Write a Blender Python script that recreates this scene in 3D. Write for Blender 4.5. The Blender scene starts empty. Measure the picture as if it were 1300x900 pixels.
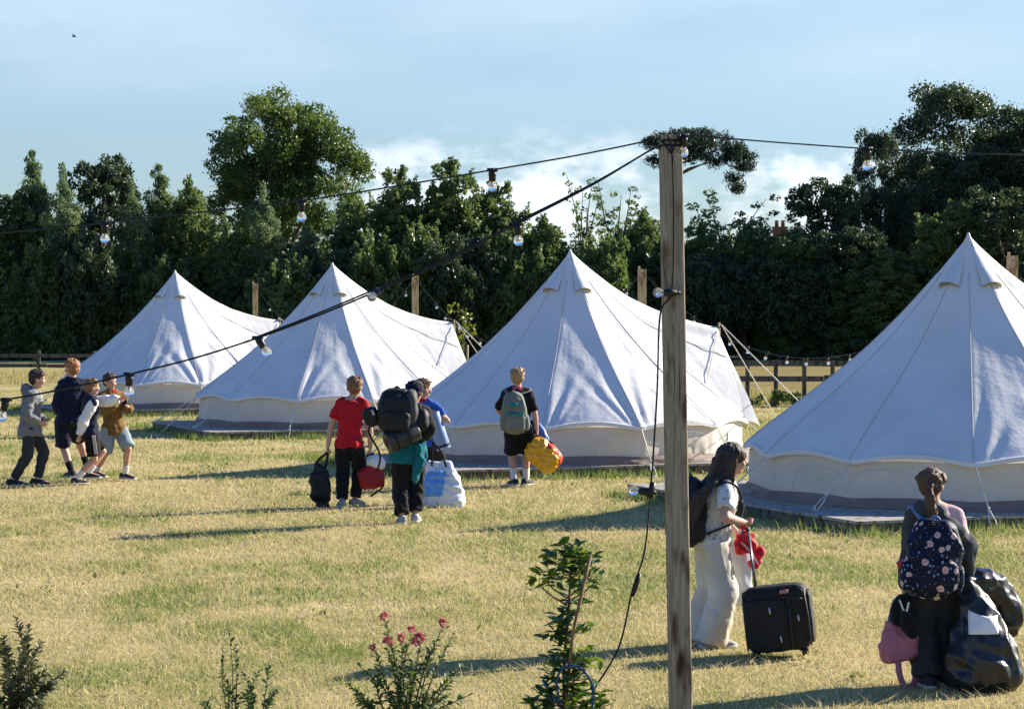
import bpy, bmesh, math, random
import numpy as np
from mathutils import Vector, Matrix, noise as mnoise

random.seed(7)
RNG = np.random.default_rng(7)
R = math.radians
sc = bpy.context.scene
col = sc.collection
F = 3000.0          # focal length in photo pixels (1300 wide)
EYE = 2.18
HOR = 393.0

def W(px, py, d):
    return Vector(((px-650.0)/F*d, d, EYE+(HOR-py)/F*d))
def G(px, py, z=0.0):
    d = F*(EYE-z)/(py-HOR)
    return Vector(((px-650.0)/F*d, d, z))

# ------------------------------------------------------------------ objects
def tag(o, label=None, cat=None, group=None, kind=None):
    if label: o['label'] = label
    if cat: o['category'] = cat
    if group: o['group'] = group
    if kind: o['kind'] = kind
    return o
def empty(name, loc, label=None, cat=None, group=None, rz=0.0):
    o = bpy.data.objects.new(name, None); col.objects.link(o)
    o.location = loc; o.rotation_euler = (0, 0, rz); o.empty_display_size = .1
    return tag(o, label, cat, group)
def link_mesh(name, me, parent=None, loc=None):
    o = bpy.data.objects.new(name, me); col.objects.link(o)
    if parent: o.parent = parent
    if loc is not None: o.location = loc
    return o
def copy_tree(o, parent=None):
    c = o.copy(); col.objects.link(c); c.parent = parent
    for ch in list(o.children): copy_tree(ch, c)
    return c

class MB:
    def __init__(s): s.v = []; s.f = []; s.m = []
    def add(s, vs, fs, m=0):
        b = len(s.v); s.v += [tuple(p) for p in vs]
        for f in fs: s.f.append(tuple(b+i for i in f)); s.m.append(m)
        return s
    def loft(s, rings, m=0, caps=True):
        """rings: list of lists of points, same count"""
        n = len(rings[0]); vs = [p for r in rings for p in r]; fs = []
        for k in range(len(rings)-1):
            for i in range(n):
                j = (i+1) % n
                fs.append((k*n+i, k*n+j, (k+1)*n+j, (k+1)*n+i))
        if caps:
            fs.append(tuple(range(n-1, -1, -1))); fs.append(tuple((len(rings)-1)*n+i for i in range(n)))
        return s.add(vs, fs, m)
    def ell_loft(s, rings, n=20, m=0, p=2.0):
        """rings: (center, A, B) with A,B half-axis vectors; p superellipse power"""
        out = []
        for c, A, B in rings:
            c = Vector(c); r = []
            for i in range(n):
                t = 2*math.pi*i/n; ct, st = math.cos(t), math.sin(t)
                x = math.copysign(abs(ct)**(2/p), ct); y = math.copysign(abs(st)**(2/p), st)
                r.append(c + A*x + B*y)
            out.append(r)
        return s.loft(out, m)
    def tube(s, pts, rad, n=10, m=0, round_ends=False, flat=1.0, up=None):
        pts = [Vector(p) for p in pts]
        if not hasattr(rad, '__len__'): rad = [rad]*len(pts)
        rad = list(rad)
        if round_ends:
            d0 = (pts[0]-pts[1]).normalized(); d1 = (pts[-1]-pts[-2]).normalized()
            a0, r0, a1, r1 = pts[0], rad[0], pts[-1], rad[-1]
            pre = [(a0+d0*r0*math.sin(R(t)), r0*math.cos(R(t))) for t in (86, 60, 30)]
            post = [(a1+d1*r1*math.sin(R(t)), r1*math.cos(R(t))) for t in (30, 60, 86)]
            pts = [p for p, _ in pre]+pts+[p for p, _ in post]
            rad = [q for _, q in pre]+rad+[q for _, q in post]
        rings = []; ref = Vector(up) if up else None; prevA = None
        for i, p in enumerate(pts):
            if i == 0: d = pts[1]-p
            elif i == len(pts)-1: d = p-pts[i-1]
            else: d = (pts[i+1]-p).normalized()+(p-pts[i-1]).normalized()
            if d.length < 1e-9: d = Vector((0, 0, 1))
            d.normalize()
            if prevA is None:
                a = ref or (Vector((0, 0, 1)) if abs(d.z) < .9 else Vector((1, 0, 0)))
            else: a = prevA
            A = a - d*a.dot(d)
            if A.length < 1e-6: A = d.orthogonal()
            A.normalize(); B = d.cross(A); prevA = A
            rings.append([p + (A*math.cos(2*math.pi*k/n)*flat + B*math.sin(2*math.pi*k/n))*rad[i] for k in range(n)])
        return s.loft(rings, m)
    def box(s, c, h, X=(1,0,0), Y=(0,1,0), Z=(0,0,1), m=0):
        c = Vector(c); X = Vector(X)*h[0]; Y = Vector(Y)*h[1]; Z = Vector(Z)*h[2]
        vs = [c+X*a+Y*b+Z*g for a in (-1,1) for b in (-1,1) for g in (-1,1)]
        return s.add(vs, [(0,1,3,2),(4,6,7,5),(0,4,5,1),(2,3,7,6),(0,2,6,4),(1,5,7,3)], m)
    def ell(s, c, r, X=(1,0,0), Y=(0,1,0), Z=(0,0,1), nu=16, nv=10, m=0, p=2.0):
        c = Vector(c); X = Vector(X); Y = Vector(Y); Z = Vector(Z); rings = []
        for k in range(nv+1):
            t = math.pi*(k/nv-.5); t = max(min(t, 1.5), -1.5)
            cz, sz = math.cos(t), math.sin(t)
            zz = math.copysign(abs(sz)**(2/p), sz); cc = abs(cz)**(2/p); rg = []
            for i in range(nu):
                a = 2*math.pi*i/nu; ca, sa = math.cos(a), math.sin(a)
                rg.append(c+X*(r[0]*cc*math.copysign(abs(ca)**(2/p), ca))+Y*(r[1]*cc*math.copysign(abs(sa)**(2/p), sa))+Z*(r[2]*zz))
            rings.append(rg)
        return s.loft(rings, m)
    def mesh(s, name, mats, smooth=True):
        me = bpy.data.meshes.new(name); me.from_pydata(s.v, [], s.f)
        if not isinstance(mats, (list, tuple)): mats = [mats]
        for q in mats: me.materials.append(q)
        if len(mats) > 1: me.polygons.foreach_set('material_index', s.m)
        me.polygons.foreach_set('use_smooth', [smooth]*len(me.polygons))
        bm = bmesh.new(); bm.from_mesh(me); bmesh.ops.recalc_face_normals(bm, faces=bm.faces); bm.to_mesh(me); bm.free()
        me.update(); return me
    def build(s, name, mats, parent=None, loc=None, smooth=True, bevel=0):
        o = link_mesh(name, s.mesh(name, mats, smooth), parent, loc)
        if bevel:
            b = o.modifiers.new('b', 'BEVEL'); b.width = bevel; b.segments = 2; b.limit_method = 'ANGLE'
        return o

def fuse(name, mb, mats, parent=None, loc=None, voxel=.01, smooth=4, wr=0.0, wscale=(9, 9, 5), seed=0, hook=None, cut=None):
    """one continuous surface from overlapping closed shapes: voxel remesh, smooth, cloth-like ripple"""
    me = mb.mesh(name+'_src', [mats] if not isinstance(mats, (list, tuple)) else mats, True)
    t = bpy.data.objects.new('tmp', me); col.objects.link(t)
    r = t.modifiers.new('r', 'REMESH'); r.mode = 'VOXEL'; r.voxel_size = voxel; r.use_smooth_shade = True
    if smooth:
        q = t.modifiers.new('s', 'SMOOTH'); q.factor = .5; q.iterations = smooth
    dg = bpy.context.evaluated_depsgraph_get()
    new = bpy.data.meshes.new_from_object(t.evaluated_get(dg)); bpy.data.objects.remove(t); bpy.data.meshes.remove(me)
    new.name = name; new.materials.clear()
    for q in (mats if isinstance(mats, (list, tuple)) else [mats]): new.materials.append(q)
    n = len(new.vertices); co = np.empty(n*3, 'f4'); new.vertices.foreach_get('co', co); co = co.reshape(-1, 3)
    if wr:
        no = np.empty(n*3, 'f4'); new.vertices.foreach_get('normal', no); no = no.reshape(-1, 3)
        d = np.empty(n, 'f4'); off = Vector((seed*3.1, seed*1.7, seed*.9))
        for i in range(n):
            p = co[i]
            a = mnoise.noise(Vector((p[0]*wscale[0], p[1]*wscale[1], p[2]*wscale[2]+p[0]*4))+off)
            b = mnoise.noise(Vector((p[0]*wscale[0]*2.3, p[1]*wscale[1]*2.3, p[2]*wscale[2]*2.6))+off)
            c = mnoise.noise(Vector((p[0]*wscale[0]*.55+p[2]*3, p[1]*wscale[1]*.55, p[2]*wscale[2]*1.5))+off*2)
            d[i] = (.55-2.4*abs(a))*.75+b*.30+(.45-2.2*abs(c))*.75
        co = co + no*(d*wr)[:, None]
        new.vertices.foreach_set('co', co.astype('f4').ravel())
    new.polygons.foreach_set('use_smooth', [True]*len(new.polygons))
    if hook: hook(new, co)
    new.update()
    return link_mesh(name, new, parent, loc)

# ------------------------------------------------------------------ materials
def nodes(m):
    m.use_nodes = True; nt = m.node_tree; return nt, nt.nodes['Principled BSDF']
def M(name, c, rough=.8, var=0.0, vs=8.0, bump=0.0, bs=60.0, c2=None, metal=0.0, transl=0.0, spec=.3, stretch=(1,1,1), sheen=0.0, coat=0.0):
    m = bpy.data.materials.new(name); nt, p = nodes(m)
    p.inputs['Base Color'].default_value = (*c, 1); p.inputs['Roughness'].default_value = rough
    p.inputs['Metallic'].default_value = metal; p.inputs['Specular IOR Level'].default_value = spec
    if sheen: p.inputs['Sheen Weight'].default_value = sheen
    if coat: p.inputs['Coat Weight'].default_value = coat; p.inputs['Coat Roughness'].default_value = .15
    tc = nt.nodes.new('ShaderNodeTexCoord'); mp = nt.nodes.new('ShaderNodeMapping'); mp.inputs['Scale'].default_value = stretch
    nt.links.new(tc.outputs['Object'], mp.inputs['Vector'])
    colout = None
    if var or c2:
        n = nt.nodes.new('ShaderNodeTexNoise'); n.inputs['Scale'].default_value = vs; n.inputs['Detail'].default_value = 5
        nt.links.new(mp.outputs[0], n.inputs['Vector'])
        rp = nt.nodes.new('ShaderNodeValToRGB'); rp.color_ramp.elements[0].position = .3; rp.color_ramp.elements[1].position = .7
        cb = c2 or tuple(min(1, x*(1+var)) for x in c)
        ca = c if c2 else tuple(x*(1-var) for x in c)
        rp.color_ramp.elements[0].color = (*ca, 1); rp.color_ramp.elements[1].color = (*cb, 1)
        nt.links.new(n.outputs['Fac'], rp.inputs[0]); nt.links.new(rp.outputs[0], p.inputs['Base Color']); colout = rp.outputs[0]
    if bump:
        b = nt.nodes.new('ShaderNodeTexNoise'); b.inputs['Scale'].default_value = bs; b.inputs['Detail'].default_value = 4
        nt.links.new(mp.outputs[0], b.inputs['Vector'])
        bp = nt.nodes.new('ShaderNodeBump'); bp.inputs['Strength'].default_value = bump; bp.inputs['Distance'].default_value = .01
        nt.links.new(b.outputs['Fac'], bp.inputs['Height']); nt.links.new(bp.outputs[0], p.inputs['Normal'])
    if transl:
        t = nt.nodes.new('ShaderNodeBsdfTranslucent'); mx = nt.nodes.new('ShaderNodeMixShader'); mx.inputs[0].default_value = transl
        t.inputs[0].default_value = (*c, 1)
        if colout: nt.links.new(colout, t.inputs[0])
        out = nt.nodes['Material Output']
        nt.links.new(p.outputs[0], mx.inputs[1]); nt.links.new(t.outputs[0], mx.inputs[2]); nt.links.new(mx.outputs[0], out.inputs[0])
    return m

def leaf_mat(name, c, c2, transl=.45, rough=.42, spec=.38, tc=None):
    m = bpy.data.materials.new(name); nt, p = nodes(m); L = nt.links
    at = nt.nodes.new('ShaderNodeAttribute'); at.attribute_name = 'tint'
    mx = nt.nodes.new('ShaderNodeMix'); mx.data_type = 'RGBA'
    mx.inputs[6].default_value = (*c, 1); mx.inputs[7].default_value = (*c2, 1)
    L.new(at.outputs['Fac'], mx.inputs[0]); L.new(mx.outputs[2], p.inputs['Base Color'])
    p.inputs['Roughness'].default_value = rough; p.inputs['Specular IOR Level'].default_value = spec
    t = nt.nodes.new('ShaderNodeBsdfTranslucent'); ms = nt.nodes.new('ShaderNodeMixShader'); ms.inputs[0].default_value = transl
    hs = nt.nodes.new('ShaderNodeHueSaturation'); hs.inputs['Hue'].default_value = .475; hs.inputs['Saturation'].default_value = 1.15; hs.inputs['Value'].default_value = 1.5
    L.new(mx.outputs[2], hs.inputs['Color']); L.new(hs.outputs[0], t.inputs[0])
    L.new(p.outputs[0], ms.inputs[1]); L.new(t.outputs[0], ms.inputs[2]); L.new(ms.outputs[0], nt.nodes['Material Output'].inputs[0])
    return m

def wood_mat(name, c, c2, scale=6, stretch=(6, 6, .6)):
    m = bpy.data.materials.new(name); nt, p = nodes(m); L = nt.links
    tc = nt.nodes.new('ShaderNodeTexCoord'); mp = nt.nodes.new('ShaderNodeMapping'); mp.inputs['Scale'].default_value = stretch
    L.new(tc.outputs['Object'], mp.inputs['Vector'])
    n = nt.nodes.new('ShaderNodeTexNoise'); n.inputs['Scale'].default_value = scale; n.inputs['Detail'].default_value = 8; n.inputs['Distortion'].default_value = .6
    L.new(mp.outputs[0], n.inputs['Vector'])
    rp = nt.nodes.new('ShaderNodeValToRGB'); rp.color_ramp.elements[0].position = .3; rp.color_ramp.elements[1].position = .72
    rp.color_ramp.elements[0].color = (*c, 1); rp.color_ramp.elements[1].color = (*c2, 1)
    L.new(n.outputs['Fac'], rp.inputs[0])
    # knots and stains
    n2 = nt.nodes.new('ShaderNodeTexNoise'); n2.inputs['Scale'].default_value = 3.2; n2.inputs['Detail'].default_value = 3
    mp2 = nt.nodes.new('ShaderNodeMapping'); mp2.inputs['Scale'].default_value = (4, 4, 1.2); mp2.inputs['Rotation'].default_value = (.5, .5, 0)
    L.new(tc.outputs['Object'], mp2.inputs['Vector']); L.new(mp2.outputs[0], n2.inputs['Vector'])
    r2 = nt.nodes.new('ShaderNodeValToRGB'); r2.color_ramp.elements[0].position = .53; r2.color_ramp.elements[1].position = .68
    r2.color_ramp.elements[0].color = (1, 1, 1, 1); r2.color_ramp.elements[1].color = (.30, .25, .20, 1)
    L.new(n2.outputs['Fac'], r2.inputs[0])
    mx = nt.nodes.new('ShaderNodeMix'); mx.data_type = 'RGBA'; mx.blend_type = 'MULTIPLY'; mx.inputs[0].default_value = 1
    L.new(rp.outputs[0], mx.inputs[6]); L.new(r2.outputs[0], mx.inputs[7])
    vo = nt.nodes.new('ShaderNodeTexVoronoi'); vo.inputs['Scale'].default_value = 1; mp3 = nt.nodes.new('ShaderNodeMapping'); mp3.inputs['Scale'].default_value = (7, 7, 3.1)
    nd = nt.nodes.new('ShaderNodeMix'); nd.data_type = 'RGBA'; nd.inputs[0].default_value = .06; L.new(tc.outputs['Object'], nd.inputs[6]); L.new(n2.outputs['Color'], nd.inputs[7])
    L.new(nd.outputs[2], mp3.inputs['Vector']); L.new(mp3.outputs[0], vo.inputs['Vector'])
    r3 = nt.nodes.new('ShaderNodeValToRGB'); e3 = r3.color_ramp.elements; e3[0].position = .10; e3[0].color = (.22, .15, .10, 1); e3[1].position = .26; e3[1].color = (1, 1, 1, 1); q3 = e3.new(.17); q3.color = (.62, .52, .42, 1)
    L.new(vo.outputs['Distance'], r3.inputs[0]); mx3 = nt.nodes.new('ShaderNodeMix'); mx3.data_type = 'RGBA'; mx3.blend_type = 'MULTIPLY'; mx3.inputs[0].default_value = .85
    L.new(mx.outputs[2], mx3.inputs[6]); L.new(r3.outputs[0], mx3.inputs[7]); mx = mx3
    nc = nt.nodes.new('ShaderNodeTexNoise'); nc.inputs['Scale'].default_value = 1; nc.inputs['Detail'].default_value = 3; mp4 = nt.nodes.new('ShaderNodeMapping'); mp4.inputs['Scale'].default_value = (48, 48, 1.3)
    L.new(tc.outputs['Object'], mp4.inputs['Vector']); L.new(mp4.outputs[0], nc.inputs['Vector'])
    r4 = nt.nodes.new('ShaderNodeValToRGB'); e4 = r4.color_ramp.elements; e4[0].position = .30; e4[0].color = (.15, .12, .09, 1); e4[1].position = .36; e4[1].color = (1, 1, 1, 1)
    L.new(nc.outputs['Fac'], r4.inputs[0]); mx4 = nt.nodes.new('ShaderNodeMix'); mx4.data_type = 'RGBA'; mx4.blend_type = 'MULTIPLY'; mx4.inputs[0].default_value = .8
    L.new(mx.outputs[2], mx4.inputs[6]); L.new(r4.outputs[0], mx4.inputs[7]); mx = mx4; L.new(mx.outputs[2], p.inputs['Base Color'])
    p.inputs['Roughness'].default_value = .85; p.inputs['Specular IOR Level'].default_value = .2
    bp = nt.nodes.new('ShaderNodeBump'); bp.inputs['Strength'].default_value = .5; bp.inputs['Distance'].default_value = .006
    L.new(n.outputs['Fac'], bp.inputs['Height']); L.new(bp.outputs[0], p.inputs['Normal'])
    return m

# ================================================================== THE SETTING
SUN_AZ = R(60.5)      # clockwise from +Y
SUN_EL = R(24.8)
SUND = Vector((math.sin(SUN_AZ)*math.cos(SUN_EL), math.cos(SUN_AZ)*math.cos(SUN_EL), math.sin(SUN_EL)))

def ground_mat():
    m = bpy.data.materials.new('dry_mown_field'); nt, p = nodes(m); L = nt.links
    tc = nt.nodes.new('ShaderNodeTexCoord')
    def noise(scale, detail, stretch=(1, 1, 1), rough=.55):
        mp = nt.nodes.new('ShaderNodeMapping'); mp.inputs['Scale'].default_value = stretch
        L.new(tc.outputs['Object'], mp.inputs['Vector'])
        n = nt.nodes.new('ShaderNodeTexNoise'); n.inputs['Scale'].default_value = scale; n.inputs['Detail'].default_value = detail; n.inputs['Roughness'].default_value = rough
        L.new(mp.outputs[0], n.inputs['Vector']); return n.outputs['Fac']
    def ramp(f, a, b, ca, cb):
        r = nt.nodes.new('ShaderNodeValToRGB'); e = r.color_ramp.elements
        e[0].position = a; e[1].position = b; e[0].color = (*ca, 1); e[1].color = (*cb, 1); L.new(f, r.inputs[0]); return r.outputs[0]
    patches = ramp(noise(.55, 5, (1, .8, 1), .62), .40, .62, (0, 0, 0), (1, 1, 1))
    straw = ramp(noise(5, 6), .3, .7, (.40, .33, .165), (.54, .45, .25))
    green = ramp(noise(7, 6), .3, .7, (.20, .205, .07), (.32, .30, .12))
    mx = nt.nodes.new('ShaderNodeMix'); mx.data_type = 'RGBA'; L.new(patches, mx.inputs[0]); L.new(straw, mx.inputs[6]); L.new(green, mx.inputs[7])
    fine = ramp(noise(55, 4), .25, .75, (.62, .62, .6), (1.15, 1.15, 1.1))
    m2 = nt.nodes.new('ShaderNodeMix'); m2.data_type = 'RGBA'; m2.blend_type = 'MULTIPLY'; m2.inputs[0].default_value = 1
    L.new(mx.outputs[2], m2.inputs[6]); L.new(fine, m2.inputs[7]); L.new(m2.outputs[2], p.inputs['Base Color'])
    p.inputs['Roughness'].default_value = 1; p.inputs['Specular IOR Level'].default_value = 0
    bp = nt.nodes.new('ShaderNodeBump'); bp.inputs['Strength'].default_value = .6; bp.inputs['Distance'].default_value = .02
    L.new(noise(40, 4), bp.inputs['Height']); L.new(bp.outputs[0], p.inputs['Normal'])
    return m
g = MB(); g.add([(-900, -60, 0), (900, -60, 0), (900, 2500, 0), (-900, 2500, 0)], [(0, 1, 2, 3)])
ground = g.build('ground', ground_mat(), smooth=False); ground['kind'] = 'structure'

golden = M('ripe_barley', (.235, .19, .085), 1, .18, .8, spec=0)
g = MB(); g.add([(2, 55.5, .004), (120, 55.5, .004), (120, 99, .004), (2, 99, .004)], [(0, 1, 2, 3)])
o = g.build('barley_field', golden, smooth=False); o['kind'] = 'structure'

# ---- grass blades: one mass nobody could count
def blades_mesh(name, pos, h, w, lean, tint, mat):
    n = len(pos)
    ang = RNG.uniform(0, 2*np.pi, n); la = RNG.uniform(0, 2*np.pi, n)
    ax = np.stack([np.cos(ang), np.sin(ang), np.zeros(n)], 1)*(w/2)[:, None]
    tip = pos + np.stack([np.cos(la)*lean*h, np.sin(la)*lean*h, h*np.sqrt(np.clip(1-lean**2*.8, .05, 1))], 1)
    v = np.empty((n, 3, 3), 'f4'); v[:, 0] = pos-ax; v[:, 1] = pos+ax; v[:, 2] = tip
    return tri_mesh(name, v, tint, mat)
def tri_mesh(name, v, tint, mat):
    n, k = v.shape[0], v.shape[1]
    me = bpy.data.meshes.new(name); me.vertices.add(n*k); me.vertices.foreach_set('co', v.astype('f4').ravel())
    me.loops.add(n*k); me.loops.foreach_set('vertex_index', np.arange(n*k, dtype='i4'))
    me.polygons.add(n); me.polygons.foreach_set('loop_start', np.arange(0, n*k, k, dtype='i4'))
    a = me.attributes.new('tint', 'FLOAT', 'FACE'); a.data.foreach_set('value', tint.astype('f4'))
    me.materials.append(mat); me.update(calc_edges=True); me.validate(); return me
def vnoise(x, y, seed):
    """value noise on a lattice"""
    r = np.random.default_rng(seed).random((256, 256))
    xi, yi = np.floor(x).astype(int), np.floor(y).astype(int); fx, fy = x-xi, y-yi
    fx = fx*fx*(3-2*fx); fy = fy*fy*(3-2*fy)
    g = lambda a, b: r[a % 256, b % 256]
    return (g(xi, yi)*(1-fx)+g(xi+1, yi)*fx)*(1-fy)+(g(xi, yi+1)*(1-fx)+g(xi+1, yi+1)*fx)*fy
def grass_mat(name, straw, green):
    m = bpy.data.materials.new(name); nt, p = nodes(m); L = nt.links
    at = nt.nodes.new('ShaderNodeAttribute'); at.attribute_name = 'tint'
    rp = nt.nodes.new('ShaderNodeValToRGB'); e = rp.color_ramp.elements
    e[0].position = 0; e[0].color = (*straw, 1); e[1].position = 1; e[1].color = (*green, 1)
    q = e.new(.45); q.color = (.45, .41, .17, 1); q = e.new(.7); q.color = (.28, .31, .085, 1)
    L.new(at.outputs['Fac'], rp.inputs[0]); L.new(rp.outputs[0], p.inputs['Base Color'])
    p.inputs['Roughness'].default_value = .7; p.inputs['Specular IOR Level'].default_value = .15
    t = nt.nodes.new('ShaderNodeBsdfTranslucent'); L.new(rp.outputs[0], t.inputs[0])
    ms = nt.nodes.new('ShaderNodeMixShader'); ms.inputs[0].default_value = .4
    L.new(p.outputs[0], ms.inputs[1]); L.new(t.outputs[0], ms.inputs[2]); L.new(ms.outputs[0], nt.nodes['Material Output'].inputs[0])
    return m
gm = grass_mat('mown_grass_blades', (.64, .52, .30), (.125, .215, .04))
def scatter(d0, d1, dens, margin=1.7):
    n = int(dens*.4333*margin*(d1**2-d0**2)/2)
    d = np.sqrt(RNG.uniform(d0**2, d1**2, n)); x = RNG.uniform(-.5, .5, n)*.4333*margin*d
    return np.stack([x, d, np.zeros(n)], 1)
P, Hh, Ww, Ln, Ti = [], [], [], [], []
for d0, d1, dens, w, hm in ((11.5, 17, 2600, .0055, .036), (17, 25, 1250, .0085, .040), (25, 38, 450, .013, .044), (38, 62, 140, .024, .05)):
    p = scatter(d0, d1, dens); n = len(p)
    a = vnoise(p[:, 0]*.5+20, p[:, 1]*.32+9, 1)*.36+vnoise(p[:, 0]*1.9, p[:, 1]*1.0, 2)*.36+vnoise(p[:, 0]*6, p[:, 1]*3.2, 3)*.28
    grn = np.clip((a-.44)*3.4, 0, 1)
    t = np.clip(grn*.72+RNG.normal(.12, .28, n), 0, 1)
    h = hm*RNG.uniform(.3, 1.35, n)*(.75+.6*grn); tall = RNG.random(n) < .010; h[tall] *= 2.2; t[tall] = .05
    P.append(p); Hh.append(h); Ww.append(w*RNG.uniform(.7, 1.3, n)); Ln.append(np.clip(RNG.beta(2, 2.2, n), 0, .95)); Ti.append(t)
# loose dead straws lying flat
p = scatter(11.5, 30, 130); n = len(p); p[:, 2] = .02
P.append(p); Hh.append(RNG.uniform(.05, .13, n)); Ww.append(np.full(n, .006)*(.5+p[:, 1]/22)); Ln.append(np.full(n, .97)); Ti.append(np.clip(RNG.normal(0, .06, n), 0, 1))
me = blades_mesh('grass', np.concatenate(P), np.concatenate(Hh), np.concatenate(Ww), np.concatenate(Ln), np.concatenate(Ti), gm)
tag(link_mesh('grass', me), 'short dry mown grass, straw coloured with green patches, covering the field', 'grass', kind='stuff')
# broad leaved weeds in the turf: little rosettes
C, Z, T = [], [], []
for k in range(230):
    q = scatter(12, 40, 1)[0:1]; q = scatter(12, 40, .02); q = q[RNG.integers(len(q))]; m_ = RNG.integers(6, 26); sp_ = RNG.uniform(.05, .22)
    c = np.stack([RNG.normal(q[0], sp_, m_), RNG.normal(q[1], sp_, m_), RNG.uniform(.015, .05, m_)], 1); C.append(c); Z.append(RNG.uniform(.03, .075, m_)); T.append(np.clip(RNG.normal(.6, .2, m_), 0, 1))
C, Z, T = np.concatenate(C), np.concatenate(Z), np.concatenate(T); a_ = RNG.uniform(0, 6.28, len(C)); tl_ = RNG.uniform(.2, .9, len(C))
d = np.stack([np.cos(a_)*(1-tl_*.5), np.sin(a_)*(1-tl_*.5), tl_], 1)*Z[:, None]; e = np.stack([-np.sin(a_), np.cos(a_), np.zeros(len(C))], 1)*Z[:, None]*.28
tag(link_mesh('turf_weeds', tri_mesh('turf_weeds', np.stack([C-d*.5, C+e, C+d*.5, C-e], 1), T, grass_mat('weed_leaves', (.16, .20, .05), (.09, .17, .03)))), 'small broad leaved green weeds scattered through the dry turf', 'weeds', kind='stuff')
# lush green tufts where the mower cannot reach: along the decks and round the pole
def tufts(spots, name, label, hm, per, spread, green=.85, w=.012, mat=None):
    P = []
    for (x, y, k) in spots:
        n = int(per*k); P.append(np.stack([RNG.normal(x, spread, n), RNG.normal(y, spread, n), np.zeros(n)], 1))
    P = np.concatenate(P); n = len(P)
    me = blades_mesh(name, P, hm*RNG.uniform(.4, 1.25, n), w*RNG.uniform(.7, 1.4, n), np.clip(RNG.beta(2, 3, n), 0, .9), np.clip(RNG.normal(green, .12, n), 0, 1), mat or gm)
    tag(link_mesh(name, me), label, 'grass', kind='stuff')

# ================================================================== FENCES
fence_wood = wood_mat('weathered_fence_rail', (.075, .068, .058), (.15, .13, .105), 9)
def fence(label, d, pxs, posts, top, mid, zt, ww=.09):
    a = W(pxs[0], HOR, d); b = W(pxs[1], HOR, d); mx = (a.x+b.x)/2
    root = empty('rail_fence', (mx, d, 0), label, 'fence')
    for z in (top, mid):
        m = MB(); x = a.x-mx
        while x < b.x-mx:
            L = random.uniform(2.7, 3.3); x2 = min(x+L, b.x-mx)
            m.box(((x+x2)/2, -.075+random.uniform(-.006, .006), z+random.uniform(-.012, .012)), ((x2-x)/2-.006, .02, .062))
            x = x2
        m.build('rail', fence_wood, root, smooth=False)
    for px in posts:
        x = W(px, HOR, d).x-mx; m = MB()
        zt2 = zt+random.uniform(-.02, .04)
        m.box((x, 0, zt2/2-.1), (ww/2, .05, zt2/2+.1))
        m.build('post', fence_wood, root, smooth=False, bevel=.01)
fence('dark two rail timber fence beyond the grass between the two biggest tents', 53.6, (880, 1500), [913+36*i for i in range(0, 17)], .955, .62, 1.03)
fence('weathered post and rail fence in front of the dark trees at far left', 80, (-160, 250), [-91, -21, 49, 119, 189], .62, .28, .76, .11)

# ================================================================== TENTS
def canvas_mat():
    m = bpy.data.materials.new('cotton_canvas'); nt, p = nodes(m); L = nt.links
    tc = nt.nodes.new('ShaderNodeTexCoord')
    n = nt.nodes.new('ShaderNodeTexNoise'); n.inputs['Scale'].default_value = 1.6; n.inputs['Detail'].default_value = 6
    L.new(tc.outputs['Object'], n.inputs['Vector'])
    rp = nt.nodes.new('ShaderNodeValToRGB'); e = rp.color_ramp.elements; e[0].position = .3; e[1].position = .75
    e[0].color = (.66, .66, .65, 1); e[1].color = (.76, .76, .755, 1)
    L.new(n.outputs['Fac'], rp.inputs[0]); L.new(rp.outputs[0], p.inputs['Base Color'])
    p.inputs['Roughness'].default_value = .8; p.inputs['Specular IOR Level'].default_value = .2; p.inputs['Sheen Weight'].default_value = .15
    w = nt.nodes.new('ShaderNodeTexNoise'); w.inputs['Scale'].default_value = 5; w.inputs['Detail'].default_value = 5; w.inputs['Roughness'].default_value = .6
    L.new(tc.outputs['Object'], w.inputs['Vector'])
    bp = nt.nodes.new('ShaderNodeBump'); bp.inputs['Strength'].default_value = .35; bp.inputs['Distance'].default_value = .03
    L.new(w.outputs['Fac'], bp.inputs['Height']); L.new(bp.outputs[0], p.inputs['Normal'])
    t = nt.nodes.new('ShaderNodeBsdfTranslucent'); t.inputs[0].default_value = (.75, .66, .5, 1)
    ms = nt.nodes.new('ShaderNodeMixShader'); ms.inputs[0].default_value = .08
    L.new(p.outputs[0], ms.inputs[1]); L.new(t.outputs[0], ms.inputs[2]); L.new(ms.outputs[0], nt.nodes['Material Output'].inputs[0])
    return m
canvas = canvas_mat()
wallcloth = M('wall_canvas', (.76, .70, .61), .85, .05, 3, .25, 9, transl=.22, spec=.15)
mud = M('mud_skirt', (.235, .175, .145), .7, .2, 3, .3, 14)
seam_m = M('seam_thread', (.52, .50, .48), .9)
rope = M('guy_rope', (.72, .68, .60), .8)
mesh_dark = M('vent_mesh', (.42, .33, .19), .9)
deck_top = wood_mat('deck_boards', (.30, .27, .23), (.44, .40, .35), 5, (.8, 5, 5))
deck_side = wood_mat('deck_fascia', (.10, .085, .07), (.20, .17, .13), 5, (1, 1, 6))
polem = wood_mat('tent_pole', (.45, .33, .18), (.6, .46, .28), 5)

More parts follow.
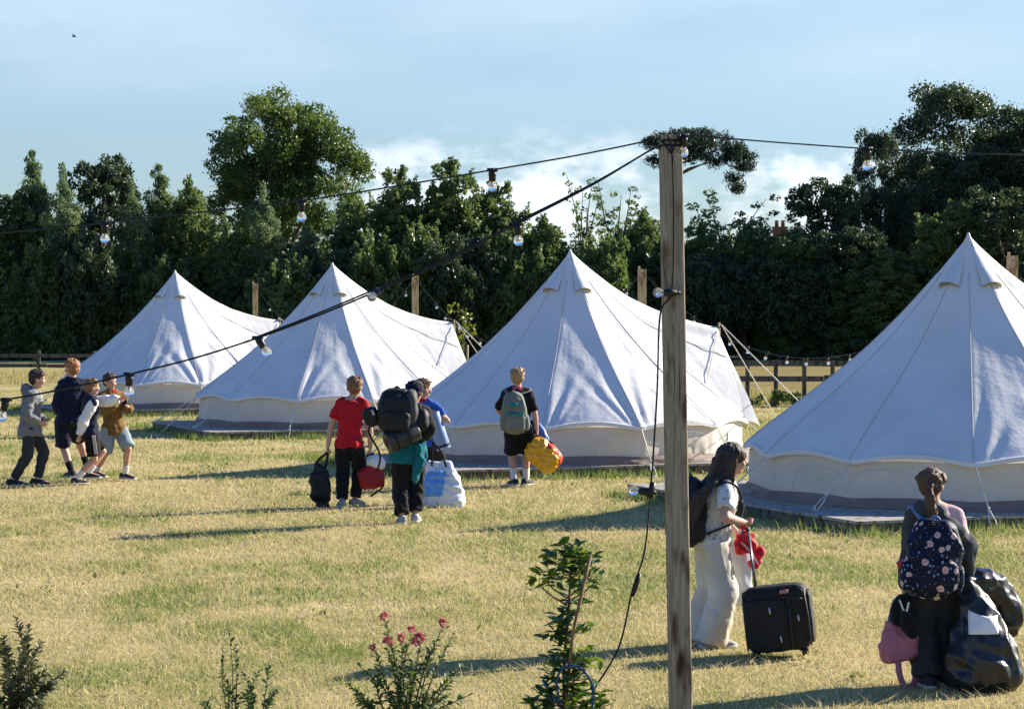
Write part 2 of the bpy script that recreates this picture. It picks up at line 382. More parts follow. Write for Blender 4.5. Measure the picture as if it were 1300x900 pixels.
TR, EZ, BZ, AZ = 2.5, .62, .15, 3.0
GUY0 = R(-84.3-15); NG = 12
def guy_ang(i): return GUY0 + R(30)*i
def make_tent(seed, theta, vfar=2.68):
    """returns list of (part name, mesh) in tent coordinates (base of deck at z=0)"""
    rnd = np.random.default_rng(seed); parts = []
    U = np.array([math.cos(theta), math.sin(theta)]); V = np.array([-math.sin(theta), math.cos(theta)])
    DU, DW, DH = 2.32, .95, 1.93
    def height(x, y):
        r = np.hypot(x, y); t = np.clip(r/TR, 0, 1.3)
        cone = EZ+(AZ-EZ)*(1-t) - .20*np.sin(np.pi*np.clip(t, 0, 1))*(1-t)**.6 - .05*np.sin(np.pi*np.clip(t, 0, 1))
        u = x*U[0]+y*U[1]; v = np.abs(x*V[0]+y*V[1])
        q = np.clip(u/DU, 0, 1.1); ridge = AZ+(DH-AZ)*q - .26*np.sin(np.pi*np.clip(q, 0, 1))*(1-.25*q)
        slope = (DH-EZ)/DW
        gab = np.where(u > 0, ridge-slope*v*(1-.10*np.sin(np.pi*np.clip(v/DW, 0, 1))), -5)
        k = .07; h = np.clip(.5+.5*(gab-cone)/k, 0, 1)
        return cone*(1-h)+gab*h + k*h*(1-h)
    nt_, nr = 420, 84
    phis = theta + np.pi/1.0 + np.arange(nt_)*2*np.pi/nt_
    # rim radius: scalloped circle, cut flat across the doorway
    gphase = (phis-GUY0)/R(30); sag = np.abs(np.sin(np.pi*gphase))            # 0 at guy points
    rim = TR*(1.0-.022*sag)
    dphi = (phis-theta+np.pi) % (2*np.pi)-np.pi
    flat = DU/np.maximum(np.cos(dphi), 1e-3)
    rim = np.where((np.cos(dphi) > .3) & (np.abs(np.tan(dphi))*DU <= DW+.03), np.minimum(rim, flat), rim)
    s = np.linspace(0, 1, nr)**.85; s[0] = .004
    Rr = s[:, None]*rim[None, :]; X = Rr*np.cos(phis); Y = Rr*np.sin(phis); Z = height(X, Y)
    # fold displacement: fans of creases running up from each guy point, plus slack between
    D = np.zeros_like(Z); dist = (1-s)[:, None]*TR
    for i in range(NG):
        a = guy_ang(i); da = (phis-a+np.pi) % (2*np.pi)-np.pi
        lat = da[None, :]*Rr; fan = lat/(.16+.40*dist)
        nfold = rnd.integers(3, 6); ph = rnd.uniform(0, 6.28); amp = rnd.uniform(.6, 1.2); ln = rnd.uniform(.7, 1.25)
        env = np.exp(-(fan/1.0)**2)*np.exp(-(dist/ln)**2)*np.clip(dist/.10, .0, 1)
        D += amp*.019*np.cos(nfold*fan*2.2+ph+.5*np.sin(dist*4+ph))*env
        D += .016*np.exp(-(lat/.05)**2)*np.clip(1.2-dist/TR, 0, 1)          # taut seam line
    D -= .018*(sag**2)[None, :]*np.sin(np.pi*np.clip(s, 0, 1))[:, None]**1.2   # panels sag inward between seams
    big = vnoise((phis[None, :]*2.5+seed)*np.ones_like(Z)*2, dist*1.3, seed+40)-.5
    fine = vnoise((phis[None, :]*14+seed)*np.ones_like(Z), dist*1.1, seed+41)-.5
    D += big*.032*np.clip(s, 0, 1)[:, None]*(1-s**6)[:, None] + (vnoise((phis[None, :]*30+seed)*np.ones_like(Z), dist*1.6, seed+43)-.5)*.010*(s**2)[:, None]*(1-s**8)[:, None] + fine*.020*(s**1.5)[:, None]*(1-s**8)[:, None]
    D *= np.clip(s*4, 0, 1)[:, None]
    nz = .70; X2 = X+np.cos(phis)*D*nz; Y2 = Y+np.sin(phis)*D*nz; Z2 = Z+D*nz
    Z2[-1] += .035*sag*(np.abs(dphi) > .45)
    ring = np.stack([X2, Y2, Z2], 2)
    m = MB(); vs = ring.reshape(-1, 3).tolist()
    fs = []
    for k in range(nr-1):
        for i in range(nt_):
            j = (i+1) % nt_; fs.append((k*nt_+i, (k+1)*nt_+i, (k+1)*nt_+j, k*nt_+j))
    fs.append(tuple(range(nt_)))
    m.add(vs, fs, 0)
    # turned-under hem: short valance below the rim
    rimv = ring[-1]; hem = rimv.copy(); hem[:, 2] -= .045; hem[:, 0] *= 1.003; hem[:, 1] *= 1.003
    m.add(np.concatenate([rimv*1.0008, hem]).tolist(), [(i, nt_+i, nt_+(i+1) % nt_, (i+1) % nt_) for i in range(nt_)], 0)
    # seams lying on the cloth
    for i in range(NG):
        kphi = int(round(((guy_ang(i)-phis[0]) % (2*np.pi))/(2*np.pi)*nt_)) % nt_
        if abs(dphi[kphi]) < .35: continue
        pts = [ring[k, kphi]*1.0+np.array([0, 0, .004]) for k in range(8, nr, 3)]
        m.tube(pts, .0045, 5, 1)
    for sgn in (-1, 1):                                                     # seams of the porch gable
        pts = []
        for q in np.linspace(.12, 1, 16):
            u, v = q*DU*.995, sgn*(.05+.30*q); x, y = u*U[0]+v*V[0], u*U[1]+v*V[1]
            pts.append((x, y, float(height(np.array(x), np.array(y)))+.012))
        m.tube(pts, .005, 5, 1)
    parts.append(('roof', m.mesh('roof', [canvas, seam_m])))
    # apex cap
    m = MB(); m.ell_loft([((0, 0, AZ-.10), Vector((.075, 0, 0)), Vector((0, .075, 0))), ((0, 0, AZ-.02), Vector((.03, 0, 0)), Vector((0, .03, 0))), ((0, 0, AZ+.035), Vector((.011, 0, 0)), Vector((0, .011, 0)))], 14)
    parts.append(('apex_cap', m.mesh('apex_cap', canvas)))
    # four hooded vents
    for a in (R(-90-38), R(-90+22), R(-90+142), R(-90+202)):
        c, sn = math.cos(a), math.sin(a); tn = Vector((-sn, c, 0)); m = MB(); rings = []
        for q in np.linspace(0, 1, 9):
            r = .06+.40*q; x, y = r*c, r*sn; z = float(height(np.array(x), np.array(y))); wv = .02+.105*q; hh = .012+.075*q**1.5
            nrm = Vector((c*.75, sn*.75, .66)); base = Vector((x, y, z-.012)); rr = []
            for k in range(9):
                t = math.pi*k/8; rr.append(base+tn*wv*math.cos(t)+nrm*hh*math.sin(t))
            for k in range(7, 0, -1):
                t = math.pi*k/8; rr.append(base+tn*wv*.9*math.cos(t)+nrm*(hh-.012)*math.sin(t)*.9)
            rings.append(rr)
        m.loft(rings, 0, caps=False)
        e = rings[-1]; ce = sum((Vector(p) for p in e[:9]), Vector())/9-Vector((c, sn, -.8))*.03
        m.add([Vector(p)*.995 for p in e[:9]]+[ce], [(k, k+1, 9) for k in range(8)], 1)
        parts.append(('vent', m.mesh('vent', [canvas, mesh_dark])))
    # wall with slack folds, groundsheet skirt below it
    def wallring(z0, z1, r0, r1, amp, nz_, mats, name, gap=.43, fr=60):
        n = 380; m = MB(); A = np.linspace(gap, 2*np.pi-gap, n)+theta; vs = []
        for k in range(nz_+1):
            q = k/nz_; rr = r0+(r1-r0)*q
            sg = np.abs(np.sin(np.pi*(A-GUY0)/R(30)))
            w = (vnoise(A*fr/6, np.full(n, q*1.5+seed), seed+3)-.5)*amp+(vnoise(A*fr/2.2, np.full(n, q*2+seed), seed+5)-.5)*amp*.5
            rad = rr*(1-.018*sg)+w*(.35+.65*math.sin(math.pi*min(1, q+.15)))
            zz = z0+(z1-z0)*q+.02*sg*q
            vs += np.stack([rad*np.cos(A), rad*np.sin(A), zz], 1).tolist()
        m.add(vs, [(k*n+i, k*n+i+1, (k+1)*n+i+1, (k+1)*n+i) for k in range(nz_) for i in range(n-1)])
        return name, m.mesh(name, mats)
    parts.append(wallring(BZ+.08, EZ-.01, 2.44, 2.43, .05, 10, wallcloth, 'wall'))
    parts.append(wallring(BZ-.005, BZ+.085, 2.52, 2.462, .07, 6, mud, 'groundsheet_skirt', fr=40))
    # arched zip windows and vertical zips stitched to the wall
    for a in (R(-140), R(-122), R(-75), R(-50)):
        m = MB(); pts = []
        for t in np.linspace(0, math.pi, 15):
            aa = a+.15*math.cos(t); z = .28+.27*math.sin(t)**.8; pts.append((2.475*math.cos(aa), 2.475*math.sin(aa), z))
        m.tube(pts, .0032, 5); parts.append(('window_zip', m.mesh('window_zip', M('zip_line', (.64, .585, .50), .9) if 'zip_line' not in bpy.data.materials else bpy.data.materials['zip_line'])))
    # porch: door flaps (two triangles meeting at a zip) set back in the gable, and the A-frame pole
    def P3(u, v, z): return Vector((u*U[0]+v*V[0], u*U[1]+v*V[1], z))
    for sgn in (-1, 1):
        m = MB(); n = 12; rows = []
        for k in range(n+1):
            q = k/n; z = BZ+(DH-.05-BZ)*q; w = (DW+.04)*(1-q)+.02; rows.append((z, w))
        vs = []; 
        for z, w in rows:
            for j in range(7):
                x = j/6; vs.append(P3(2.30-.03+.03*math.sin(x*9+z*3)*(1-(z-BZ)/2), sgn*w*x, z))
        m.add(vs, [(k*7+j, k*7+j+1, (k+1)*7+j+1, (k+1)*7+j) for k in range(n) for j in range(6)])
        parts.append(('door_flap', m.mesh('door_flap', wallcloth)))
        # storm flap hanging from the gable edge, reaching forward
        m = MB(); vs = []
        for k in range(15):
            q = k/14; z = DH-.0-(DH-EZ+.02)*q; v = sgn*DW*1.0*q; b = .03+.17*q
            vs += [P3(2.31, v, z), P3(2.31+b*.5, v*1.01, z-.01), P3(2.31+b, v*1.03, z-.05-.02*math.sin(q*7))]
        m.add(vs, [(k*3+j, k*3+j+1, (k+1)*3+j+1, (k+1)*3+j) for k in range(14) for j in range(2)])
        parts.append(('storm_flap', m.mesh('storm_flap', canvas)))
    m = MB(); m.tube([P3(2.36, 0, .12), P3(2.36, 0, DH+.06)], .016, 10); parts.append(('porch_pole', m.mesh('porch_pole', polem)))
    # guy ropes with sliders and pegs
    for i in range(NG):
        a = guy_ang(i)
        if abs((a-theta+math.pi) % (2*math.pi)-math.pi) < .3: continue
        jit = rnd.normal(0, .05); r2 = 3.15+rnd.uniform(-.08, .12)
        p0 = Vector((2.5*math.cos(a), 2.5*math.sin(a), EZ-.01)); p1 = Vector((r2*math.cos(a+jit), r2*math.sin(a+jit), .0))
        if -2.98 < p1.x*U[0]+p1.y*U[1] < 3.4 and -2.66 < p1.x*V[0]+p1.y*V[1] < vfar+.05: p1.z = .145
        m = MB(); m.tube([p0, p0.lerp(p1, .7)], .0075, 6)
        side = Vector((-math.sin(a), math.cos(a), 0))*.03; q = p0.lerp(p1, .66)
        m.tube([q, q.lerp(p1, .5)+side, p1+side*.9], .0065, 5); m.tube([q, q.lerp(p1, .5)-side, p1-side*.9], .0065, 5)
        m.box(q, (.012, .03, .016), side.normalized(), Vector((math.cos(a), math.sin(a), 0)))
        m.tube([p1+Vector((0, 0, .05)), p1-Vector((math.cos(a), math.sin(a), 0))*.03+Vector((0, 0, -.08))], .007, 5)
        parts.append(('guy_rope', m.mesh('guy_rope', rope)))
    for sgn in (-1, 1):
        m = MB(); m.tube([P3(2.4, 0, DH+.03), P3(4.15, sgn*.9, 0)], .0075, 5); parts.append(('guy_rope', m.mesh('guy_rope', rope)))
    # storage ties hanging on the porch side (the line running up to the porch top)
    m = MB(); pts = []
    for q in np.linspace(0, 1, 10):
        u, v = 1.55+.75*q, -1.05+.98*q; x, y = u*U[0]+v*V[0], u*U[1]+v*V[1]
        pts.append((x, y, float(height(np.array(x), np.array(y)))+.03))
    m.tube(pts, .006, 5); parts.append(('tie_rope', m.mesh('tie_rope', seam_m)))
    # square timber deck
    m = MB(); x = -2.95
    while x < 3.4:
        m.box((x+.07, (vfar-2.62)/2, .125), (.067, (vfar+2.62)/2, .014)); x += .14
    me = MB(); 
    def rot(mb):
        mb.v = [(p[0]*U[0]+p[1]*V[0], p[0]*U[1]+p[1]*V[1], p[2]) for p in mb.v]; return mb
    parts.append(('deck_board_surface', rot(m).mesh('deck_board_surface', deck_top, False)))
    m = MB()
    for sg in (-1, 1):
        m.box((.225, vfar-.04 if sg > 0 else -2.58, .05), (3.16, .02, .058)); m.box((.225+sg*3.14, (vfar-2.62)/2, .05), (.02, (vfar+2.62)/2-.07, .058))
    parts.append(('deck_fascia', rot(m).mesh('deck_fascia', deck_side, False)))
    return parts

THETA = R(22)
TENTS = [((5.08, 26.3), 2.68, 'largest bell tent at right, nearest the camera, behind the girl with floral rucksack'),
         ((.825, 33.5), 1.0, 'white bell tent at centre, the one the boy with yellow bag is standing before'),
         ((-3.26, 42.9), 1.65, 'pale bell tent second from left, behind the boy in red shirt'),
         ((-7.30, 51.2), .75, 'farthest and smallest looking bell tent at left, behind the boy in brown')]
for i, ((x, y), vf, lab) in enumerate(TENTS):
    root = empty('bell_tent', (x, y, 0), lab, 'tent', 'white canvas bell tents in a row')
    deck = None
    for nm, me in make_tent(11+i*7, THETA, vf):
        o = link_mesh(nm if nm != 'deck_board_surface' else 'deck', me)
        if nm == 'deck_board_surface': deck = o; o.parent = root
        elif nm == 'deck_fascia': o.parent = deck
        else: o.parent = root

sp = []
for (x, y), _, _ in TENTS:
    for k in range(70):
        a = -random.random()*math.pi*1.02+.1; u = random.uniform(-3.1, 3.3)
        px, py = (u, -2.85) if random.random() < .6 else (-3.12, random.uniform(-2.8, 2.6))
        U = (math.cos(THETA), math.sin(THETA)); sp.append((x+px*U[0]-py*U[1], y+px*U[1]+py*U[0], random.random()**2*1.3+.1))
tufts(sp, 'deck_edge_grass', 'longer green grass left standing along the edges of the tent decks', .13, 60, .12)
# ================================================================== POSTS AND FESTOON LIGHTS
post_wood = wood_mat('sawn_post_wood', (.17, .145, .11), (.36, .31, .24), 9, (7, 7, .45))
post_far = wood_mat('treated_post_wood', (.36, .26, .14), (.50, .38, .22), 7, (7, 7, .5))
cable_m = M('black_cable', (.010, .010, .012), .5)
sock_m = M('black_bulb_socket', (.012, .012, .013), .45)
def glass_mat():
    m = bpy.data.materials.new('clear_bulb_glass'); nt, p = nodes(m)
    p.inputs['Base Color'].default_value = (.97, .98, 1, 1); p.inputs['Roughness'].default_value = .03
    p.inputs['Transmission Weight'].default_value = .93; p.inputs['IOR'].default_value = 1.35
    return m
bulb_glass = glass_mat()
filament = M('bulb_stem', (.75, .72, .66), .4)
def catmull(pts, n=8):
    pts = [Vector(p) for p in pts]; P = [pts[0]*2-pts[1]]+pts+[pts[-1]*2-pts[-2]]; out = []
    for i in range(1, len(P)-2):
        a, b, c, d = P[i-1], P[i], P[i+1], P[i+2]
        for k in range(n):
            t = k/n; out.append(.5*((2*b)+(c-a)*t+(2*a-5*b+4*c-d)*t*t+(3*b-a-3*c+d)*t**3))
    out.append(pts[-1]); return out
def bulb(parent, p, dirv=(0, 0, -1), k=1.0):
    """socket with its bulb hanging from cable point p; dirv = direction it hangs"""
    d = Vector(dirv).normalized(); a = d.orthogonal().normalized(); b = d.cross(a)
    def lathe(prof, n=14):
        m = MB(); m.loft([[p+d*z*k+(a*math.cos(2*math.pi*i/n)+b*math.sin(2*math.pi*i/n))*r*k for i in range(n)] for z, r in prof]); return m
    s = lathe([(-.008, .011), (-.004, .017), (.012, .018), (.016, .021), (.030, .021), (.034, .0185), (.058, .0185), (.060, .016)])
    s.tube([p-Vector((.028, 0, 0))*k, p+Vector((.028, 0, 0))*k], .010*k, 8)
    so = s.build('bulb_socket', sock_m, parent)
    lathe([(.058, .012), (.064, .014), (.072, .0195), (.084, .0245), (.096, .0245), (.107, .0185), (.114, .009), (.1165, .002)], 18).build('glass_bulb', bulb_glass, so)
    lathe([(.060, .006), (.078, .005), (.084, .011), (.090, .008), (.093, .002)], 8).build('filament', filament, so)

# the tall post in the foreground
B = W(868.5, 0, 12.2); T = W(851, 172, 12.2)
base = Vector((B.x, 12.2, 0)); ztop = T.z
lean = (T.x - W(864, 900, 12.2).x)/(ztop-W(864, 900, 12.2).z)
bx = T.x - lean*ztop
base = Vector((bx, 12.2, 0))
pole = empty('light_post', base, 'tall square timber post standing nearest the camera, festoon cables tied to its top', 'post')
m = MB(); ca, sa = math.cos(R(14)), math.sin(R(14)); hw = .050; rings = []
for z in np.linspace(-.3, ztop, 40):
    cx = lean*z; rings.append([Vector((cx+(x*ca-y*sa), x*sa+y*ca, z)) for x, y in
        ((-hw, -hw+.006), (-hw+.006, -hw), (hw-.006, -hw), (hw, -hw+.006), (hw, hw-.006), (hw-.006, hw), (-hw+.006, hw), (-hw, hw-.006))])
m.loft(rings); m.build('timber', post_wood, pole, smooth=False)
m = MB()     # saw cut bands round the post
TOP = base+Vector((lean*ztop, 0, ztop))
def onpost(z, dx=0, dy=-.06): return base+Vector((lean*z+dx, dy, z))

def festoon(label, way, bulbs, r=.0065, extra=None, group=None):
    """way: world waypoints; bulbs: list of (point, direction)"""
    o0 = way[len(way)//2].copy()
    root = empty('festoon_lights', o0, label, 'string lights', group)
    m = MB(); m.tube([p-o0 for p in catmull(way)], r, 7)
    for e in (extra or []): m.tube([p-o0 for p in catmull(e)], r*.9, 6)
    m.build('cable', cable_m, root)
    for p, dv in bulbs: bulb(root, p-o0, dv)
    return root
dn = (0, 0, -1)
ptop = TOP+Vector((0, -.06, .012))
w1 = [ptop, W(835, 176, 12.2), W(735, 197, 12.3), W(625, 216, 12.4), W(500, 237, 12.6), W(383, 255, 12.8), W(250, 270, 13.0), W(133, 283, 13.2), W(0, 296, 13.5), W(-160, 308, 13.9)]
festoon('long festoon cable with three clear bulbs running left from the post top across the sky', w1, [(w1[3], dn), (w1[5], dn), (w1[7], dn)], .0044)
w2 = [onpost(ztop-.07, -.055), W(829, 189, 12.15), W(750, 236, 12.1), W(657, 284, 12.1), W(570, 330, 12.1), W(480, 369, 12.05), W(400, 402, 12.0), W(327, 429, 12.0), W(245, 455, 12.0), W(164, 475, 12.0), W(80, 494, 12.0), W(8, 507, 12.0), W(-120, 527, 12.0)]
w2b = [p+Vector((0, .012, .014*math.sin(math.pi*min(1, i/7)))) for i, p in enumerate(w2[1:8])]
festoon('heavy festoon cable with five bulbs sloping from the post top down to the left edge', w2,
        [(w2[3], (.05, 0, -1)), (w2[5], (-.3, -.9, -.35)), (w2[7], (.55, -.2, -.8)), (w2[9], dn), (w2[11], (-.25, 0, -1))], .0052, extra=[w2b])
w3 = [TOP+Vector((0, -.05, .014)), W(880, 171.5, 12.2), W(960, 179, 12.25), W(1101, 189, 12.35), W(1220, 195, 12.5), W(1300, 197, 12.6), W(1500, 201, 13)]
festoon('thin festoon cable with bulbs running right from the post top toward the big dark tree', w3, [(W(868, 172, 12.16), (0, 0, -1)), (w3[3], dn)], .0040)
w4 = [TOP+Vector((-.012, -.068, 0)), onpost(ztop-.12, .004, -.064), onpost(ztop-.45, .006, -.066), onpost(ztop-.80, -.012, -.07), W(838, 400, 12.12), W(834, 500, 12.1), W(826, 622, 12.05), W(818, 700, 12.0), W(803, 748, 12.0), W(786, 820, 12.0), W(757, 870, 11.9), W(744, 893, 11.9), Vector((W(735, 900, 11.9).x, 11.92, .02))]
f4 = festoon('black festoon cable hanging down beside the post to the staked sapling', w4, [(W(857, 372, 12.12), (-1, -.12, .03)), (W(826, 625, 12.05), (-1, .2, .1))], .0050)
m = MB(); o0 = Vector(f4.location)
m.tube([W(829, 612, 12.05)-o0, W(825, 632, 12.05)-o0], .016, 10); m.build('cable_clamp', sock_m, f4)
m = MB(); m.tube([W(812, 728, 12)-o0, W(809, 738, 12)-o0, W(805, 750, 12)-o0, W(803, 757, 12)-o0], [.008, .013, .013, .007], 10); m.build('cable_connector', sock_m, f4)
m = MB()
for z, rr in ((ztop-.03, .062), (ztop-.055, .062)):
    c = onpost(z, 0, 0)-base; m.tube([c+Vector((math.cos(R(t+14))*.0735, math.sin(R(t+14))*.0735, 0)) for t in range(45, 406, 90)], .006, 6)
m.tube([onpost(ztop-.03, -.05, -.055)-base, onpost(ztop-.10, .0, -.064)-base, onpost(ztop+.0, .045, -.055)-base], .007, 6)
m.build('cable_tie', cable_m, pole)

# four posts behind the tents carrying their own strings
fp = []
for px, top, d, lab in ((324, 360, 57, 'distant wooden post rising behind the roof of the farthest tent'), (527, 350, 48, 'wooden post with lights standing behind the tent second from left'),
                   (815, 342, 39, 'wooden post rising behind the centre tent just left of the tall post'), (1285, 325, 31, 'wooden post peeping over the roof of the largest tent')):
    t = W(px, top, d); m = MB()
    m.box((0, 0, t.z/2-.15), (.06, .06, t.z/2+.15), (math.cos(.2), math.sin(.2), 0), (-math.sin(.2), math.cos(.2), 0))
    m.tube([(-.05, -.02, t.z), (-.05, -.02, t.z+.05)], .02, 8)
    o = m.build('wooden_post', post_far, loc=(t.x, d, 0), smooth=False, bevel=.008); tag(o, lab, 'post'); fp.append(t)
labs = ['sagging string of bulbs between the two leftmost distant posts', 'sagging string of small bulbs behind tents, left of the centre tent', 'sagging string of bulbs in front of the dark fence, right of the tall post']
for k in range(3):
    a, b = fp[k]-Vector((0, .08, .06)), fp[k+1]-Vector((0, .08, .06)); n = 19; way = []
    for i in range(n):
        q = i/(n-1); p = a.lerp(b, q); p.z = p.z - (a.z+b.z-2*1.46)/2*(1-(2*q-1)**2)**1.05; way.append(p)
    festoon(labs[k], way, [(way[i], (random.uniform(-.4, .4), -.2, -1)) for i in range(2, n-1)], .007)

# ================================================================== HOUSE hidden in the wood, only its chimney shows
brick = M('red_brick', (.15, .075, .05), .9, .25, 6, .4, 30)
slate = M('roof_tiles', (.16, .08, .055), .9, .2, 5)
house = empty('house', W(990, HOR, 150) - Vector((0, 0, EYE)), 'brick house hidden behind the trees, its chimney showing above them', 'house')
m = MB(); m.box((0, 0, 2.15), (5, 3.5, 2.15)); m.build('wall', brick, house, smooth=False)
m = MB(); z0, z1 = 4.3, 5.9
m.add([(-5.3, -3.9, z0), (5.3, -3.9, z0), (5.3, 3.9, z0), (-5.3, 3.9, z0), (-5.3, 0, z1), (5.3, 0, z1)], [(0, 1, 5, 4), (2, 3, 4, 5), (0, 4, 3), (1, 2, 5), (0, 3, 2, 1)])
rf = m.build('roof', slate, house, smooth=False)
cz = EYE+(HOR-290)/F*150
m = MB(); m.box((0, 0, (5.2+cz)/2), (.42, .42, (cz-5.2)/2)); m.box((0, 0, cz+.04), (.48, .48, .05)); ch = m.build('chimney', brick, rf, smooth=False)
for dx in (-.2, .2):
    m = MB(); m.tube([(dx, 0, cz+.08), (dx, 0, cz+.42), (dx, 0, cz+.5)], [.13, .11, .13], 12); m.build('chimney_pot', M('clay_pot', (.19, .09, .06), .9), ch)

# a bird far off in the sky
bp = W(94, 47, 60); m = MB()
m.tube([(-.05, 0, 0), (0, 0, .005), (.06, 0, .01)], [.006, .022, .005], 8, round_ends=True)
for s in (-1, 1): m.add([(.015, 0, .01), (-.02, 0, .01), (-.03, s*.11, .05), (.0, s*.12, .055), (-.02, s*.22, .03)], [(0, 1, 2, 3), (3, 2, 4)])
tag(m.build('bird', M('bird_feathers', (.02, .02, .025)), loc=bp), 'tiny dark bird flying high in the sky at upper left', 'bird')
# ================================================================== TREES
bark = M('tree_bark', (.10, .08, .06), .95, .3, 6, .6, 18, stretch=(3, 3, .6))
pbark = M('pine_bark', (.17, .09, .055), .95, .3, 5, .6, 18)
LM = dict(
 oak=leaf_mat('oak_leaves', (.042, .084, .026), (.088, .138, .036), .46),
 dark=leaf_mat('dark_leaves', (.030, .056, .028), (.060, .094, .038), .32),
 alder=leaf_mat('alder_leaves', (.068, .125, .056), (.145, .205, .095), .45),
 bushy=leaf_mat('hedge_leaves', (.062, .115, .044), (.135, .19, .062), .45),
 lime=leaf_mat('yellow_green_leaves', (.070, .110, .020), (.140, .170, .030), .45),  # the staked sapling's own yellow-green leaf colour
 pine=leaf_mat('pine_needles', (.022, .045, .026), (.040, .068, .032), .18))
def leaf_quads(cen, size, tint, up=.0, narrow=.55):
    n = len(cen)
    d = RNG.normal(size=(n, 3)); d[:, 2] += up; d /= np.linalg.norm(d, axis=1)[:, None]
    e = RNG.normal(size=(n, 3)); e -= d*(e*d).sum(1)[:, None]; e /= np.linalg.norm(e, axis=1)[:, None]
    nrm = np.cross(d, e)
    a = d*(size/2)[:, None]; b = e*(size*narrow/2)[:, None]
    v = np.stack([cen-a, cen+b*1.0+nrm*(size*.10)[:, None], cen+a, cen-b*1.0+nrm*(size*.10)[:, None]], 1)
    return v
def clump_points(c, r, n, squash=.75, shell=.45):
    d = RNG.normal(size=(n, 3)); d /= np.linalg.norm(d, axis=1)[:, None]
    rad = r*(shell+(1-shell)*RNG.random(n))**.8
    p = d*rad[:, None]; p[:, 2] *= squash
    return p+np.asarray(c)
def tree_proto(kind, h, w, seed, dens=1.0, leaf=.22):
    """(trunk mesh, crown mesh) of a tree, base at the origin"""
    global RNG
    keep = RNG; RNG = np.random.default_rng(seed); rr = random.Random(seed)
    clumps = []; limbs = []; up = 0
    if kind == 'oak' or kind == 'dark':
        cz, ax, az = .56*h, w/2, .44*h; lobes = []
        for li in range(17):
            t = li*2.4+rr.uniform(-.4, .4); e = 1-1.9*(li+.5)/17+rr.uniform(-.14, .14)
            lobes.append((.56*ax*math.cos(t)*math.sqrt(1-.6*e*e), .56*ax*math.sin(t)*math.sqrt(1-.6*e*e), cz+rr.uniform(.5, .68)*az*e, rr.uniform(.24, .46)*ax))
        for lx, ly, lz, lr in lobes:
            for _ in range(int(16*(lr/ax/.38)**2)):
                t = rr.uniform(0, 6.28); e = rr.uniform(-.7, 1); q = lr*rr.uniform(.55, 1.05)
                clumps.append((lx+q*math.cos(t)*math.sqrt(1-e*e), ly+q*math.sin(t)*math.sqrt(1-e*e), lz+q*e*.9, lr*rr.uniform(.26, .46)))
            limbs.append((lx*.8, ly*.8, lz))
    elif kind == 'alder':
        z = .10*h
        while z < h*.985:
            q = z/h; rad = w/2*min(1, (1-q)*2.2)**.8*(.45+.9*rr.random())*(.55+.45*min(1, q*4))
            k = 1+int(rad/.32)
            for _ in range(k):
                t = rr.uniform(0, 6.28); d = rad*rr.uniform(.35, 1)
                clumps.append((d*math.cos(t), d*math.sin(t), z+rr.uniform(-.1, .25), .20+.30*rad*rr.uniform(.7, 1.2)))
                if rr.random() < .4: limbs.append((d*math.cos(t), d*math.sin(t), z))
            z += .17+.06*rr.random()
        up = .9
    elif kind == 'sparse':
        for b in range(7):
            t = rr.uniform(0, 6.28); tip = rr.uniform(.72, 1.0)*h; ww = w/2*rr.uniform(.2, 1)
            for k in range(16):
                q = (k+.5)/16; zz = h*.25+(tip-h*.25)*q
                clumps.append((ww*math.cos(t)*q+rr.gauss(0, .18), ww*math.sin(t)*q+rr.gauss(0, .18), zz, (.40-.2*q)*rr.uniform(.5, 1.1)*w/2.2))
            limbs.append((ww*math.cos(t), ww*math.sin(t), tip*.97))
        up = .6
    elif kind == 'pine':
        plates = [(-.9, .2, -.55, .75), (.1, -.3, -.15, .95), (1.0, .4, -.05, 1.0), (1.9, -.2, -.35, 1.0), (2.7, .3, -.75, .9), (3.4, -.1, -1.15, .75), (1.3, .6, -.95, .9), (.5, -.6, -1.2, .8), (-.6, .5, -1.35, .6), (2.2, .1, -1.35, .7), (3.5, .3, -1.7, .5), (2.9, -.4, -2.3, .35), (3.2, .2, -2.8, .3), (.2, .9, -.7, .9), (1.4, -.9, -.6, .9)]
        for (px_, py_, pz_, pr_) in plates:
            for k in range(int(30*pr_)+4):
                t = rr.uniform(0, 6.28); f = pr_*math.sqrt(rr.random()); clumps.append((px_+f*math.cos(t), py_+f*math.sin(t), h+pz_+rr.gauss(0, .11)-.12*f, rr.uniform(.20, .36)))
            if pr_ > .6: limbs.append((px_*.8, py_, h+pz_-.2))
        up = .7
    else:                                    # bushy hedge tree
        for b in range(10):
            t = b*2.4+rr.uniform(-.4, .4); q = .12+.5*(b/10)**.6; top = h*rr.uniform(.76, 1.0)*(1-.34*q); lr = w*rr.uniform(.20, .30)
            lx, ly = q*w*.5*math.cos(t), q*w*.5*math.sin(t); z = .05*h
            while z < top:
                f = z/top; rad = lr*(1-.42*f**3)
                for _ in range(5):
                    t2 = rr.uniform(0, 6.28); clumps.append((lx+rad*rr.uniform(.35, 1.1)*math.cos(t2), ly+rad*rr.uniform(.35, 1.1)*math.sin(t2), z+rr.uniform(-.18, .18), rad*rr.uniform(.22, .50)))
                z += .38*(1.0+.25*rr.random())
            for _ in range(4):                        # feathery leading shoots
                t2 = rr.uniform(0, 6.28); bx_, by_, hh_ = lx+lr*.45*math.cos(t2), ly+lr*.45*math.sin(t2), rr.uniform(.35, .95)
                for k in range(5): clumps.append((bx_+rr.gauss(0, .05), by_+rr.gauss(0, .05), top-.25+hh_*k/5, .20-.028*k))
            limbs.append((lx, ly, top*.85))
        up = .4
    C, Z, T = [], [], []
